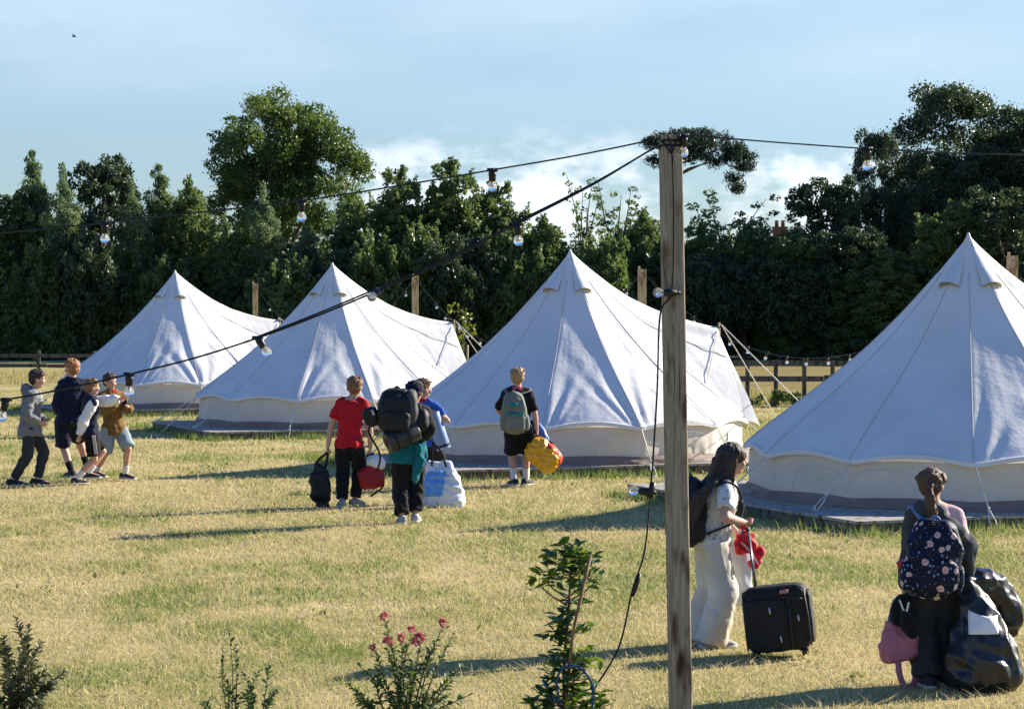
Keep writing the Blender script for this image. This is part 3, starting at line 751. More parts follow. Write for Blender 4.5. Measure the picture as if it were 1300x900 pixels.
    for (x, y, z, r) in clumps:
        if z-r*.6 < .05: z = r*.6+.05
        n = max(5, int(dens*r*r*4*math.pi*(.55 if kind == 'pine' else .80)/(leaf*leaf*.42)))
        p = clump_points((x, y, z), r, n, .72)
        ct = rr.gauss(.42, .24)
        C.append(p); Z.append(leaf*RNG.uniform(.55, 1.25, n)); T.append(np.clip(RNG.normal(ct, .16, n), 0, 1))
        m2 = max(2, n//8)                    # stray sprays that break the outline
        q = clump_points((x, y, z), r*1.28, m2, .85, .7); C.append(q); Z.append(leaf*RNG.uniform(.4, .9, m2)); T.append(np.clip(RNG.normal(ct+.1, .16, m2), 0, 1))
    C = np.concatenate(C); Z = np.concatenate(Z); T = np.concatenate(T); k = C[:, 2] > .02
    v = leaf_quads(C[k], Z[k], T[k], up, .22 if kind == 'pine' else .62)
    key = 'bushy' if kind in ('bushy', 'sparse') else kind
    crown = tri_mesh('crown', v, T[k], LM[key]); crown.polygons.foreach_set('use_smooth', [False]*len(crown.polygons))
    # trunk with limbs
    m = MB(); tr = .022*h+.05 if kind in ('oak', 'dark') else (.20 if kind == 'pine' else .05+.006*h)
    top = {'oak': .62, 'dark': .62, 'alder': .97, 'sparse': .5, 'pine': .97}.get(kind, .6)*h
    axis = [Vector((rr.gauss(0, .05)*q*1.5, rr.gauss(0, .05)*q*1.5, top*q)) for q in np.linspace(0, 1, 8)]
    m.tube([Vector((0, 0, -.2))]+axis, [tr*1.5]+[tr*(1.15-.85*q) for q in np.linspace(0, 1, 8)], 9)
    for (x, y, z) in limbs:
        s = min(max(z*(.45 if kind in ('oak', 'dark') else .7) if kind != 'pine' else z-.5-.18*math.hypot(x, y), .3), top*.96); k2 = s/top*7; i = min(6, int(k2)); a = axis[i].lerp(axis[i+1], k2-i)
        b = Vector((x, y, z)); mid = a.lerp(b, .5)+Vector((rr.gauss(0, .1), rr.gauss(0, .1), .06*(b-a).length))
        r0 = tr*(.45 if kind in ('oak', 'dark') else .4 if kind != 'pine' else .28); m.tube([a, mid, b], [r0, r0*.7, r0*.25], 6)
    RNG = keep
    return m.mesh('trunk', pbark if kind == 'pine' else bark), crown

PROTO = {}
def proto(key, *a, **k):
    t = tree_proto(*a, **k); c = np.empty(len(t[1].vertices)*3, 'f4'); t[1].vertices.foreach_get('co', c); c = c.reshape(-1, 3)
    PROTO[key] = (t, float(np.percentile(c[:, 2], 98 if 'sparse' in key or 'pine' in key else 99.6)), float(2*np.percentile(np.hypot(c[:, 0], c[:, 1]), 97)))
proto('oakA', 'oak', 14.0, 9.2, 3, dens=.8, leaf=.19)
proto('darkA', 'dark', 12.5, 9.5, 5, dens=.85, leaf=.18)
proto('darkB', 'dark', 9.0, 5.0, 6, leaf=.19)
proto('alderA', 'alder', 9.0, 2.9, 11, leaf=.145)
proto('alderB', 'alder', 8.2, 2.4, 12, dens=.85, leaf=.14)
proto('bushA', 'bushy', 8.5, 3.6, 21, dens=.9, leaf=.15)
proto('bushB', 'bushy', 7.6, 3.2, 22, dens=.9, leaf=.15)
proto('sparseA', 'sparse', 8.2, 2.0, 31, dens=.55, leaf=.15)
proto('sparseB', 'sparse', 8.2, 3.2, 32, dens=.7, leaf=.155)
proto('pineA', 'pine', 11.0, 8.0, 41, dens=1.15, leaf=.24)
proto('shrubA', 'bushy', 4.2, 4.4, 51, leaf=.22)
proto('shrubB', 'dark', 4.6, 5.0, 52, leaf=.24)
def tree(key, px, top, wpx, d, label, name='tree', cat='tree', group=None):
    (tm, cm), h0, w0 = PROTO[key]
    h = EYE+(HOR-top)/F*d; w = wpx/F*d if wpx else w0
    x = (px-650)/F*d
    root = empty(name, (x, d, 0), label, cat, group, random.uniform(0, 6.28) if wpx else 0)
    for nm, me in (('trunk', tm), ('crown', cm)):
        o = link_mesh(nm, me, root)
    root.scale = (w/w0, w/w0, h/h0)
    return root
TREES = [
 ('bushA', 8, 252, 95, 106, 'bushy green tree at the far left edge of the wood'),
 ('alderA', 42, 205, 80, 107, 'tall pointed young tree near the left edge of the wood'),
 ('alderB', 78, 220, 70, 104, 'pointed young tree left of the dark rounded tree on the left'),
 ('darkB', 128, 200, 100, 108, 'dark rounded tree in the left wood, above the ginger boy'),
 ('alderB', 166, 238, 62, 104, 'slim young tree just right of the dark rounded tree on the left'),
 ('alderA', 202, 222, 76, 106, 'tall pointed young tree above the farthest tent'),
 ('bushB', 240, 238, 74, 105, 'light green bushy tree between pointed tree and tall oak'),
 ('oakA', 352, 120, 208, 128, 'tallest broad oak on the left, standing above the belt of young trees'),
 ('alderB', 333, 243, 62, 104, 'pale pointed young tree in front of the tall oak'),
 ('bushB', 286, 285, 80, 104, 'low bushy tree in front of the left side of the tall oak'),
 ('alderA', 388, 296, 80, 103, 'young pointed tree in front of the right side of the tall oak'),
 ('bushA', 446, 262, 86, 106, 'sunlit yellowish green tree at the right foot of the tall oak'),
 ('bushA', 503, 222, 100, 105, 'full green tree right of the tall oak, under the upper cable'),
 ('bushA', 572, 213, 108, 106, 'full green tree under the first bulb left of the post'),
 ('bushA', 634, 238, 96, 107, 'full rounded tree beneath the white cloud, left of the lower cable bulb'),
 ('bushB', 690, 284, 92, 104, 'low green tree behind the peak of the centre tent'),
 ('sparseA', 742, 240, 46, 106, 'thin see-through young tree against the cloud, left one of two'),
 ('sparseA', 783, 248, 56, 105, 'thin see-through young tree against the cloud, right one nearer the post'),
 ('bushB', 818, 276, 84, 104, 'bushy green tree just left of the tall post'),
 ('pineA', 853, 166, 0, 115, 'pine with one flat dark crown showing at the top of the post'),
 ('bushA', 884, 292, 84, 105, 'bushy tree below the flat pine crown, right of the post'),
 ('sparseB', 922, 262, 88, 107, 'pale feathery tree between the pine and the chimney'),
 ('bushB', 972, 290, 88, 105, 'hedge tree just below the brick chimney'),
 ('darkB', 1046, 228, 112, 106, 'dark rounded tree between the chimney and the biggest right tree'),
 ('bushB', 1008, 300, 88, 103, 'dark hedge tree in front, right of the chimney'),
 ('darkA', 1252, 112, 250, 112, 'biggest dark tree on the right, rising behind the largest tent'),
 ('darkA', 1136, 172, 120, 109, 'dark left shoulder tree beside the biggest right tree'),
 ('darkA', 1330, 130, 220, 110, 'dark tree cut by the right edge of the picture'),
 ('bushA', 1122, 322, 120, 100, 'green leafy tree low in front of the dark right trees'),
 ('bushB', 1205, 268, 110, 101, 'green tree directly behind the peak of the largest tent'),
 ('darkB', 1278, 240, 130, 101, 'dark tree low at the right edge behind the largest tent'),
 ('darkB', 1075, 290, 120, 102, 'shaded dark tree behind the fence right of centre'),
 ('bushA', -70, 215, 110, 106, 'bushy tree beyond the left edge of the wood'),
 ('alderA', -30, 235, 80, 105, 'pointed tree just beyond the left edge of the wood'),
 ('darkA', 1460, 150, 220, 110, 'dark tree beyond the right edge of the wood'),
]
for a in TREES: tree(*a)
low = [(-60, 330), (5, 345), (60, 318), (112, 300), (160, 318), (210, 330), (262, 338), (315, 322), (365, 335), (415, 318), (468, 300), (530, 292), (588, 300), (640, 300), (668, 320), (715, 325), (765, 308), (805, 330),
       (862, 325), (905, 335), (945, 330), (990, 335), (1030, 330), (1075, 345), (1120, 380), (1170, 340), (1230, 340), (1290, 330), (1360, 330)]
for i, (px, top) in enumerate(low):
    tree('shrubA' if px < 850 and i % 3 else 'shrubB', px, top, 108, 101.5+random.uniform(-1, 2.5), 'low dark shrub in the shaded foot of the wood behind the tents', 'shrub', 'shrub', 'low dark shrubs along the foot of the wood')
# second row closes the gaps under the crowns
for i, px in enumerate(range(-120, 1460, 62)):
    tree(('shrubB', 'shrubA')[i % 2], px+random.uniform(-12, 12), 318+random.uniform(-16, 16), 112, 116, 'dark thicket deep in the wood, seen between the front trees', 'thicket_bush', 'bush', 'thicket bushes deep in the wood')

# young staked tree with yellow leaves between two tents
def sprig(name, base, h, w, label, cat, lm, nl, leaf, stake=True, lowf=.55):
    root = empty(name, base, label, cat)
    m = MB(); m.tube([(0, 0, -.05), (.02, 0, h*.5), (-.01, 0, h*.96)], [.02, .014, .005], 7); tips = []
    for k in range(9):
        z = h*random.uniform(lowf, .95); t = random.uniform(0, 6.28); q = w/2*random.uniform(.5, 1)
        b = Vector((q*math.cos(t), q*math.sin(t), z+.12)); m.tube([(0, 0, z-.1), b], [.007, .003], 5); tips.append(b)
    m.build('trunk', bark, root)
    C = np.concatenate([clump_points(b, .17, nl, 1) for b in tips]); T = np.clip(RNG.normal(.5, .25, len(C)), 0, 1)
    link_mesh('crown', tri_mesh('crown', leaf_quads(C, leaf*RNG.uniform(.6, 1.2, len(C)), T, .3, .6), T, lm), root)
    if stake:
        m = MB(); m.tube([(.06, .03, -.1), (.09, .03, h*.62)], .022, 8); m.build('stake', post_far, root)
    return root
sprig('sapling', W(588, HOR, 48)*1-Vector((0, 0, EYE)), 2.35, .62, 'small yellow leaved sapling with stake between the tents left of centre', 'tree', LM['lime'], 26, .10)
# weeds against the far right fence
def weed(x, y, h, w, n, label):
    C = np.concatenate([clump_points((random.gauss(0, w*.3), random.gauss(0, .12), h*random.uniform(.2, .75)), h*.28, n//8, 1) for _ in range(8)]); C = C[C[:, 2] > .02]
    T = np.clip(RNG.normal(.4, .25, len(C)), 0, 1); v = leaf_quads(C, .085*RNG.uniform(.6, 1.3, len(C)), T, 1.2, .45)
    me = tri_mesh('weed', v, T, LM['bushy']); tag(link_mesh('weed_clump', me, loc=(x, y, 0)), label, 'weed', kind='stuff')
p = W(1000, HOR, 53); weed(p.x, 53.0, .42, .9, 700, 'clump of green weeds at the foot of the fence beside the largest tent')
p = W(948, HOR, 53); weed(p.x, 53.1, .30, .7, 300, 'thin green weeds at the foot of the fence next to the porch')
def strawm(): return grass_mat('tall_dry_grass', (.34, .285, .13), (.20, .20, .07))
sm = strawm()
spots = [(W(px, HOR, 79).x, 78.0+random.uniform(-9, 1.2), random.uniform(.2, 1.2)) for px in range(-60, 130, 2)]
tufts(spots, 'tall_dry_grass', 'tall dry golden grass along the left fence', .22, 45, .35, .25, .03, sm)
spots = [(W(px, HOR, 55).x, 54.6+random.uniform(-.6, 1.6), 1) for px in range(880, 1130, 3)]
tufts(spots, 'fence_side_grass', 'tall golden grass and weeds along the right fence', .36, 50, .12, .3, .02, sm)
# ================================================================== PEOPLE
skin = M('skin', (.50, .29, .205), .55, .07, 12, .12, 160, spec=.35)
skin_red = M('lips', (.42, .17, .14), .5)
eye_dark = M('eye', (.03, .022, .02), .25)
def hair_mat(n, c): return M(n, c, .55, .45, 22, .9, 45, stretch=(4, 4, .5), spec=.4)
hair_dk = hair_mat('dark_brown_hair', (.032, .020, .014)); hair_dk2 = hair_mat('dark_chestnut_hair', (.055, .030, .018)); hair_br = hair_mat('brown_hair', (.085, .045, .022))
hair_gi = hair_mat('ginger_hair', (.36, .15, .055)); hair_bl = hair_mat('blond_hair', (.36, .22, .095)); hair_mid = hair_mat('light_brown_hair', (.20, .105, .05))
def cloth(n, c, **k): 
    a = dict(rough=.9, var=.10, vs=7, bump=.25, bs=55, spec=.12, sheen=.08); a.update(k); return M(n, c, **a)
C_ = dict(
 grey=cloth('grey_fleece', (.17, .175, .19)), black=cloth('black_cloth', (.012, .012, .014)), navy=cloth('navy_cloth', (.012, .015, .035)),
 white=cloth('white_cloth', (.70, .70, .69)), cream=cloth('white_denim', (.64, .61, .56), c2=(.46,.38,.28), vs=3.5), red=cloth('red_cotton', (.42, .012, .022)),
 brown=cloth('khaki_brown_cotton', (.17, .095, .030)), paleblue=cloth('pale_blue_cotton', (.23, .30, .34)), charcoal=cloth('charcoal_cloth', (.035, .038, .044)),
 dgrey=cloth('dark_grey_jacket', (.055, .060, .068)), teal=cloth('teal_cloth', (.006, .13, .16)), blue=cloth('blue_cotton', (.03, .10, .38)), pink=cloth('pale_pink_cotton', (.62, .42, .45)),
 hotpink=cloth('pink_collar', (.5, .08, .13)), sock=cloth('white_sock', (.66, .66, .64)), blacksock=cloth('black_sock', (.015, .015, .017)))
shoe_dk = M('dark_trainer', (.018, .020, .026), .7, .3, 20); shoe_gr = M('grey_trainer', (.30, .30, .31), .75, .3, 25); sole = M('trainer_sole', (.5, .49, .47), .7)

def hv(h): h = R(h); return Vector((-math.sin(h), math.cos(h), 0)), Vector((math.cos(h), math.sin(h), 0))
def ik(a, c, l1, l2, hint):
    v = c-a; d = v.length
    if d > (l1+l2)*.995: k = d/((l1+l2)*.995); l1 *= k; l2 *= k
    x = (l1*l1-l2*l2+d*d)/(2*d); y = math.sqrt(max(0, l1*l1-x*x)); u = v/d
    h = Vector(hint); h = h-u*h.dot(u); h = h.normalized() if h.length > 1e-5 else u.orthogonal().normalized()
    return a+u*x+h*y
def seg(a, b, n=4): return [a.lerp(b, i/(n-1)) for i in range(n)]

class Person: pass
def person(label, base, s, H, J, h=0, hh=None, hpitch=0, hsh=None, thin=1.0, hand=('grip', 'grip'), foot=(None, None), elh=((0, 0, 0), (0, 0, 0)), kneeh=None, group=None, build=1.0, hipz=.502, neck=.118):
    """J: joints as photo pixels (px, py, dy): head, chest, hip, wl, wr, al, ar. base: pixel of the ground point between the feet."""
    p = Person(); d = F/s; p.org = Vector(((base[0]-650)/F*d, d, 0)); p.s = s; p.H = H
    def L(q): return Vector(((q[0]-base[0])/s, q[2] if len(q) > 2 else 0, (base[1]-q[1])/s))
    p.L = L
    f, r = hv(h); fs, rs = hv(h if hsh is None else hsh); fh, rh = hv(h if hh is None else hh)
    up = Vector((0, 0, 1)); p.f, p.r, p.fs, p.rs = f, r, fs, rs
    head, chest, hip = L(J['head']), L(J['chest']), L(J['hip'])
    hip.z = hipz*H; chest.z = min(chest.z+.08*H, head.z-neck*H)
    p.head, p.chest, p.hip = head, chest, hip
    p.sl, p.sr = chest-rs*.098*H*build-up*.016*H, chest+rs*.098*H*build-up*.016*H
    p.wl, p.wr = L(J['wl']), L(J['wr'])
    ua, fa = .165*H, .140*H
    p.el = ik(p.sl, p.wl, ua, fa, Vector(elh[0]) if any(elh[0]) else -fs*.8-rs*.4-up*.3)
    p.er = ik(p.sr, p.wr, ua, fa, Vector(elh[1]) if any(elh[1]) else -fs*.8+rs*.4-up*.3)
    p.hl, p.hr = hip-r*.056*H-up*.01*H, hip+r*.056*H-up*.01*H
    p.al, p.ar = L(J['al']), L(J['ar'])
    kh = Vector(kneeh) if kneeh else f
    p.kl = ik(p.hl, p.al, .245*H, .235*H, kh-r*.1); p.kr = ik(p.hr, p.ar, .245*H, .235*H, kh+r*.1)
    hp = R(hpitch); fh2 = (fh*math.cos(hp)+up*math.sin(hp)).normalized(); uh = rh.cross(fh2).normalized()
    p.fh, p.rh, p.uh = fh2, rh, uh
    k = .205*1.45/1.45*H/1.45*1.45*.70 if False else .150*H   # half scale: head height ~ .15H
    hs = .146*H; p.hs = hs                                      # head height
    spine_n = chest+(head-chest)*.30+up*.02*H
    m = MB(); A, B = rs, fs
    # trunk
    def ring(c, a, b, q): return (c, (r*(1-q)+rs*q).normalized()*a*H*build, (f*(1-q)+fs*q).normalized()*b*H*build)
    p.trunk = [ring(hip-up*.050*H, .060, .050, 0), ring(hip-up*.02*H, .082, .062, 0), ring(hip+up*.03*H, .082, .062, 0), ring(hip.lerp(chest, .35), .074, .058, .3),
             ring(hip.lerp(chest, .62), .082, .060, .6), ring(hip.lerp(chest, .85), .090, .062, .9), ring(chest-up*.006*H, .084, .052, 1), ring(chest+up*.024*H, .050, .040, 1)]
    m.ell_loft(p.trunk, 18)
    m.tube(seg(chest-up*.01*H, head-uh*.20*hs, 4), [.046*H, .037*H, .034*H, .034*H], 12, round_ends=True)
    for a in (p.sl, p.sr): m.tube([chest+up*.030*H-fs*.005*H, chest.lerp(a, .55)+up*.014*H, a], [.030*H, .031*H, .031*H], 10, round_ends=True)
    for (a, b, c) in ((p.sl, p.el, p.wl), (p.sr, p.er, p.wr)):
        m.tube(seg(a, b, 4), [.032*H*build, .030*H*build, .026*H*build, .0235*H], 12, round_ends=True); m.tube(seg(b, c, 4), [.0235*H, .0245*H, .020*H, .0165*H], 12, round_ends=True)
    for (a, b, c) in ((p.hl, p.kl, p.al), (p.hr, p.kr, p.ar)):
        m.tube(seg(a, b, 5), [.050*H*build, .048*H*build, .043*H, .037*H, .033*H], 14, round_ends=True)
        back = -f*.010*H; q = seg(b, c, 6); q[1] += back*.8; q[2] += back*.9; q[3] += back*.4
        m.tube(q, [.032*H, .034*H, .0335*H, .028*H, .023*H, .021*H], 14, round_ends=True)
    p.ft = []
    for a, fy in ((p.al, foot[0]), (p.ar, foot[1])):
        ff, fr = hv(h if fy is None else fy); p.ft.append((a, ff, fr)); g = Vector((a.x, a.y, 0))
        lift = max(0, a.z-.055*H)
        g.z = lift; m.tube([g-ff*.030*H+up*.028*H, g+ff*.03*H+up*.030*H, g+ff*.085*H+up*.018*H, g+ff*.11*H+up*.014*H], [.024*H, .027*H, .022*H, .013*H], 10, round_ends=True)
        m.tube([a, g+up*.03*H], .022*H, 10, round_ends=True)
    # head
    def hp_(x, y, z): return head+rh*x*hs+fh2*y*hs+uh*z*hs
    m.ell(hp_(0, -.045, .13), (.365*hs, .44*hs, .375*hs), rh, fh2, uh, 18, 12)
    m.ell(hp_(0, .06, -.14), (.29*hs, .30*hs, .34*hs), rh, fh2, uh, 16, 10)
    m.ell(hp_(0, .20, -.36), (.17*hs, .15*hs, .11*hs), rh, fh2, uh, 12, 8)
    m.tube([hp_(0, .34, .10), hp_(0, .44, -.06), hp_(0, .42, -.10)], [.035*hs, .065*hs, .06*hs], 8, round_ends=True)
    for sg in (-1, 1):
        m.ell(hp_(sg*.355, -.03, -.02), (.045*hs, .09*hs, .14*hs), rh, fh2, uh, 10, 8)
        m.ell(hp_(sg*.15, .32, -.12), (.12*hs, .09*hs, .11*hs), rh, fh2, uh, 10, 8)
        m.ell(hp_(sg*.14, .345, .115), (.12*hs, .05*hs, .035*hs), rh, fh2, uh, 10, 6)
    m.ell(hp_(0, .35, -.235), (.105*hs, .05*hs, .035*hs), rh, fh2, uh, 10, 6); m.ell(hp_(0, .345, -.275), (.09*hs, .045*hs, .035*hs), rh, fh2, uh, 10, 6)
    # hands: palm, four unequal bent fingers and a thumb from the side of the palm
    for sg, e, w, hd, J_ in ((-1, p.el, p.wl, hand[0], 'dl'), (1, p.er, p.wr, hand[1], 'dr')):
        dv = (w-e).normalized()
        if J_ in J: dv = Vector(J[J_]).normalized()
        ac = fs-dv*fs.dot(dv)
        if ac.length < .25: ac = up-dv*up.dot(dv)
        ac.normalize(); n = -rs*sg; n = n-dv*n.dot(dv)-ac*n.dot(ac); n = n.normalized() if n.length > .05 else dv.cross(ac)*sg
        u = H/1.45
        m.ell_loft([(w-dv*.006*u, ac*.020*u, n*.015*u), (w+dv*.02*u, ac*.028*u, n*.014*u), (w+dv*.05*u, ac*.034*u, n*.0135*u), (w+dv*.068*u, ac*.032*u, n*.011*u)], 12)
        ln = (.048, .056, .052, .040); curl = {'grip': 78, 'relax': 26, 'flat': 8}[hd]
        for k in range(4):
            q = w+dv*(.064-(.004 if k in (0, 3) else 0))*u+ac*(.0255-.017*k)*u; ang = 0; pts = [q-dv*.015*u]; a2 = dv
            for j, fr_ in enumerate((.45, .32, .23)):
                ang += curl*(.55 if j == 0 else 1.0); a2 = dv*math.cos(R(ang))+n*math.sin(R(ang)); pts.append(pts[-1]+a2*(ln[k]*fr_*u+(.015*u if j == 0 else 0)))
            m.tube(pts, [.0088*u, .0085*u, .0078*u, .0066*u], 8, round_ends=True)
        t0 = w+dv*.018*u+ac*.020*u; t1 = t0+(ac*.7+dv*.7+n*.3).normalized()*.028*u; t2 = t1+(dv*.8+n*(.9 if hd == 'grip' else .2)+ac*.15).normalized()*.026*u
        m.tube([t0, t1, t2], [.012*u, .0095*u, .0075*u], 8, round_ends=True)
    eyes = [hp_(sg*.15, .365, .05) for sg in (-1, 1)]; mouth = hp_(0, .385, -.255); brow = [hp_(sg*.15, .385, .135) for sg in (-1, 1)]
    p.root = empty('person', p.org, label, 'person', group)
    hairm = None
    def hook(me, co):
        n = len(me.polygons); cen = np.empty(n*3, 'f4'); me.polygons.foreach_get('center', cen); cen = cen.reshape(-1, 3); mi = np.zeros(n, 'i4')
        for e in eyes: mi[np.linalg.norm((cen-np.array(e))*np.array([1, 1, 1.5]), axis=1) < .052*hs] = 1
        v = cen-np.array(mouth); mi[(np.abs(v@np.array(uh)) < .040*hs) & (np.abs(v@np.array(rh)) < .11*hs) & (v@np.array(fh2) > -.05*hs)] = 2
        me.polygons.foreach_set('material_index', mi)
    fuse('body', m, [skin, eye_dark, skin_red], p.root, voxel=.0068, smooth=3, hook=hook)
    p.hp_ = hp_
    return p

def part(p, name, m, mat, voxel=.011, smooth=4, wr=.006, seed=1, wscale=(10, 10, 7), label=None):
    o = fuse(name, m, mat, p.root, voxel=voxel, smooth=smooth, wr=wr, seed=seed, wscale=wscale)
    if label: o['label'] = label
    return o
def add_top(p, name, mat, hem=.0, loose=.014, sleeve=(1.0, 1.0), sl_r=1.25, seed=1, collar=None, wr=.007, hood=False, sleeve_mat=None, bulge=0):
    """torso garment: hem = how far below the hip joint (in H); sleeve fraction of the arm 0..2 (upper+fore)"""
    H = p.H; up = Vector((0, 0, 1)); m = MB(); rings = []
    ax = (p.hip-p.chest).normalized()
    c0 = p.hip-up*hem*H
    rings.append((c0, p.r*(.090*H+loose*1.5), p.f*(.070*H+loose*1.7)))
    if hem > .02: rings.append((p.hip, p.r*(.089*H+loose*1.4), p.f*(.069*H+loose*1.6)))
    for (c, A, B) in p.trunk[2:]:
        if c.z > c0.z+.01:
            la, lb = A.length, B.length; rings.append((c, A.normalized()*(la+loose), B.normalized()*(lb+loose+bulge*(1 if c.z < p.chest.z-.05*H else 0))))
    m.ell_loft(rings, 22)
    ms = MB() if sleeve_mat else m
    for (a, b, c, fr) in ((p.sl, p.el, p.wl, sleeve[0]), (p.sr, p.er, p.wr, sleeve[1])):
        r0 = .032*H+loose*.8; re = (.0255*H)*sl_r+loose*.3; rw = .019*H*sl_r+loose*.3
        ins = (p.chest-a).normalized(); m.tube([p.chest+up*.026*H, p.chest.lerp(a, .55)+up*.012*H, a], [.030*H+loose*.6, .033*H+loose*.6, .032*H+loose*.7], 12, round_ends=True)
        if fr <= 1:
            e = a.lerp(b, fr); ms.tube([a+ins*.03*H, a]+seg(a, e, 4)[1:], [r0*.95, r0, r0*.98, r0*.95, r0*.95], 14)
        else:
            e = b.lerp(c, fr-1); ms.tube([a+ins*.03*H, a]+seg(a, b, 4)[1:], [r0*.95, r0, (r0*2+re)/3, (r0+re*2)/3, re], 14)
            ms.ell(b, (re, re, re)); ms.tube(seg(b, e, 5), [re, re*1.03, (re+rw)/2*1.04, rw*1.05, rw*.93], 14)
    if hood:
        c = p.chest-p.fs*.055*H+up*.025*H
        m.ell(c, (.085*H, .05*H, .055*H), p.rs, p.fs, up, 14, 10)
    o = part(p, name, m, mat, .0105, 3, wr*1.15, seed)
    if sleeve_mat: part(p, 'sleeves', ms, sleeve_mat, .0095, 3, wr, seed+2)
    if collar:
        m = MB(); n = p.chest+up*.030*H; m.tube([n-up*.014*H, n+(p.head-n)*.18], [.056*H, .048*H], 14); fuse('collar', m, collar, o, voxel=.009, smooth=2)
    return o
def add_legs(p, name, mat, frac=(1.9, 1.9), loose=.012, flare=0.0, seed=2, wr=.007, top=.02):
    H = p.H; up = Vector((0, 0, 1)); m = MB()
    m.ell_loft([(p.hip+up*top*H, p.r*(.082*H+loose*.5), p.f*(.062*H+loose*.5)), (p.hip, p.r*(.088*H+loose), p.f*(.068*H+loose)), (p.hip-up*.045*H, p.r*(.084*H+loose), p.f*(.063*H+loose)), (p.hip-up*.075*H, p.r*.06*H, p.f*.05*H)], 20)
    for (a, b, c, fr) in ((p.hl, p.kl, p.al, frac[0]), (p.hr, p.kr, p.ar, frac[1])):
        r0, rk, ra = .050*H+loose, .036*H+loose+flare*.6, .025*H+loose+flare
        if fr <= 1:
            e = a.lerp(b, fr); m.tube(seg(a, e, 4), [r0, r0*1.0, r0*.98, r0*.98], 16)
        else:
            e = b.lerp(c, fr-1); m.tube(seg(a, b, 4), [r0, (2*r0+rk)/3, (r0+2*rk)/3, rk], 16); m.ell(b, (rk, rk, rk)); m.tube(seg(b, e, 5), [rk, rk*.99, (rk+ra)/2, ra, ra*1.02], 16)
    return part(p, name, m, mat, .0105, 3, wr*1.1, seed)
def add_shoes(p, mat, sock=None, sockh=.11):
    H = p.H; up = Vector((0, 0, 1))
    for a, ff, fr in p.ft:
        g = Vector((a.x, a.y, max(0, a.z-.055*H))); m = MB()
        def rr(y, z0, z1, w): return [g+ff*y*H+fr*w*H*math.cos(t)+up*((z0+z1)/2+(z1-z0)/2*math.copysign(abs(math.sin(t))**.7, math.sin(t)))*H for t in np.linspace(0, 2*math.pi, 14, endpoint=False)]
        m.loft([rr(-.064, .012, .035, .010), rr(-.052, .002, .060, .026), rr(-.015, .001, .066, .030), rr(.025, .001, .055, .033), rr(.065, .001, .042, .036), rr(.095, .004, .034, .033), rr(.118, .010, .024, .015)])
        o = fuse('shoe', m, mat, p.root, voxel=.008, smooth=2)
        ms = MB()
        def r2(y, w, z=.0): return [g+ff*y*H+fr*w*H*math.cos(t)+up*(.008+z+.0085*math.copysign(abs(math.sin(t))**.4, math.sin(t)))*H for t in np.linspace(0, 2*math.pi, 14, endpoint=False)]
        ms.loft([r2(-.068, .014), r2(-.055, .029), r2(-.01, .033), r2(.06, .039), r2(.098, .036), r2(.121, .018)]); ms.build('sole', sole, o)
        if sock:
            k = p.kl if a is p.al else p.kr; m = MB(); top = a+(k-a).normalized()*sockh*H; m.tube([a-up*.02*H, a, top], [.027*H, .0275*H, .0315*H], 14)
            fuse('sock', m, sock, p.root, voxel=.008, smooth=2, wr=.002)
def add_hair(p, mat, style='short', seed=3, amp=.012):
    hs, q = p.hs, p.hp_; m = MB(); r, f, u = p.rh, p.fh, p.uh
    m.ell(q(0, -.085, .20), (.425*hs, .455*hs, .37*hs), r, f, u, 18, 12)
    m.ell(q(0, -.22, .02), (.385*hs, .29*hs, .38*hs), r, f, u, 18, 12)
    m.ell(q(0, .10, .40), (.32*hs, .25*hs, .15*hs), r, f, u, 14, 8)
    rd = random.Random(seed)
    for k in range(120):
        t = rd.uniform(0, 6.28); e = rd.uniform(.2, 1.3); d = Vector((math.cos(t)*math.cos(e), math.sin(t)*math.cos(e), math.sin(e)))
        a = q(d.x*.40, -.06+d.y*.42, .18+d.z*.36); b = q(d.x*.48+rd.uniform(-.09, .09), -.03+d.y*.50+rd.uniform(-.06,.06), .18+d.z*.42+rd.uniform(-.03, .08)); m.tube([a, a.lerp(b, .6), b], [.05*hs, .034*hs, .010*hs], 6, round_ends=True)
    if style == 'fringe':
        for k in range(9): x = -.3+.075*k; m.tube([q(x, .18, .44), q(x*1.08, .335, .33), q(x*1.12+.02, .375, .22+.05*(k % 3))], [.07*hs, .045*hs, .014*hs], 6, round_ends=True)
    return part(p, 'hair', m, mat, .0065, 1, amp*.5*hs/.21, seed, (60, 60, 25))
UP = Vector((0, 0, 1))
def thing(name, loc, label, cat, group=None): return empty(name, loc, label, cat, group)
def soft(m, c, r, X, Y, Z, p=3.0): m.ell(c, r, X, Y, Z, 28, 18, p=p)
def ribbon(m, pts, w, t=.004, up=None):
    pts = catmull(pts, 5); n = len(pts); L, Rr = [], []
    for i, q in enumerate(pts):
        d = (pts[min(i+1, n-1)]-pts[max(i-1, 0)]).normalized(); u = Vector(up) if up else Vector((0, 0, 1))
        a = d.cross(u); a = a.normalized() if a.length > .05 else d.orthogonal().normalized(); b = a.cross(d).normalized()
        L.append([q-a*w/2-b*t, q+a*w/2-b*t, q+a*w/2+b*t, q-a*w/2+b*t])
    m.loft(L)
pack_blk = M('black_nylon', (.010, .010, .012), .6, .2, 9, .4, 40, spec=.3); pack_dk = M('dark_webbing', (.016, .016, .018), .75)
grey_pack = M('grey_ripstop', (.17, .175, .15), .8, .18, 14, .3, 50); teal_trim = M('teal_trim', (.01, .22, .19), .7)
zipm = M('metal_zip', (.45, .45, .44), .35, metal=.7)
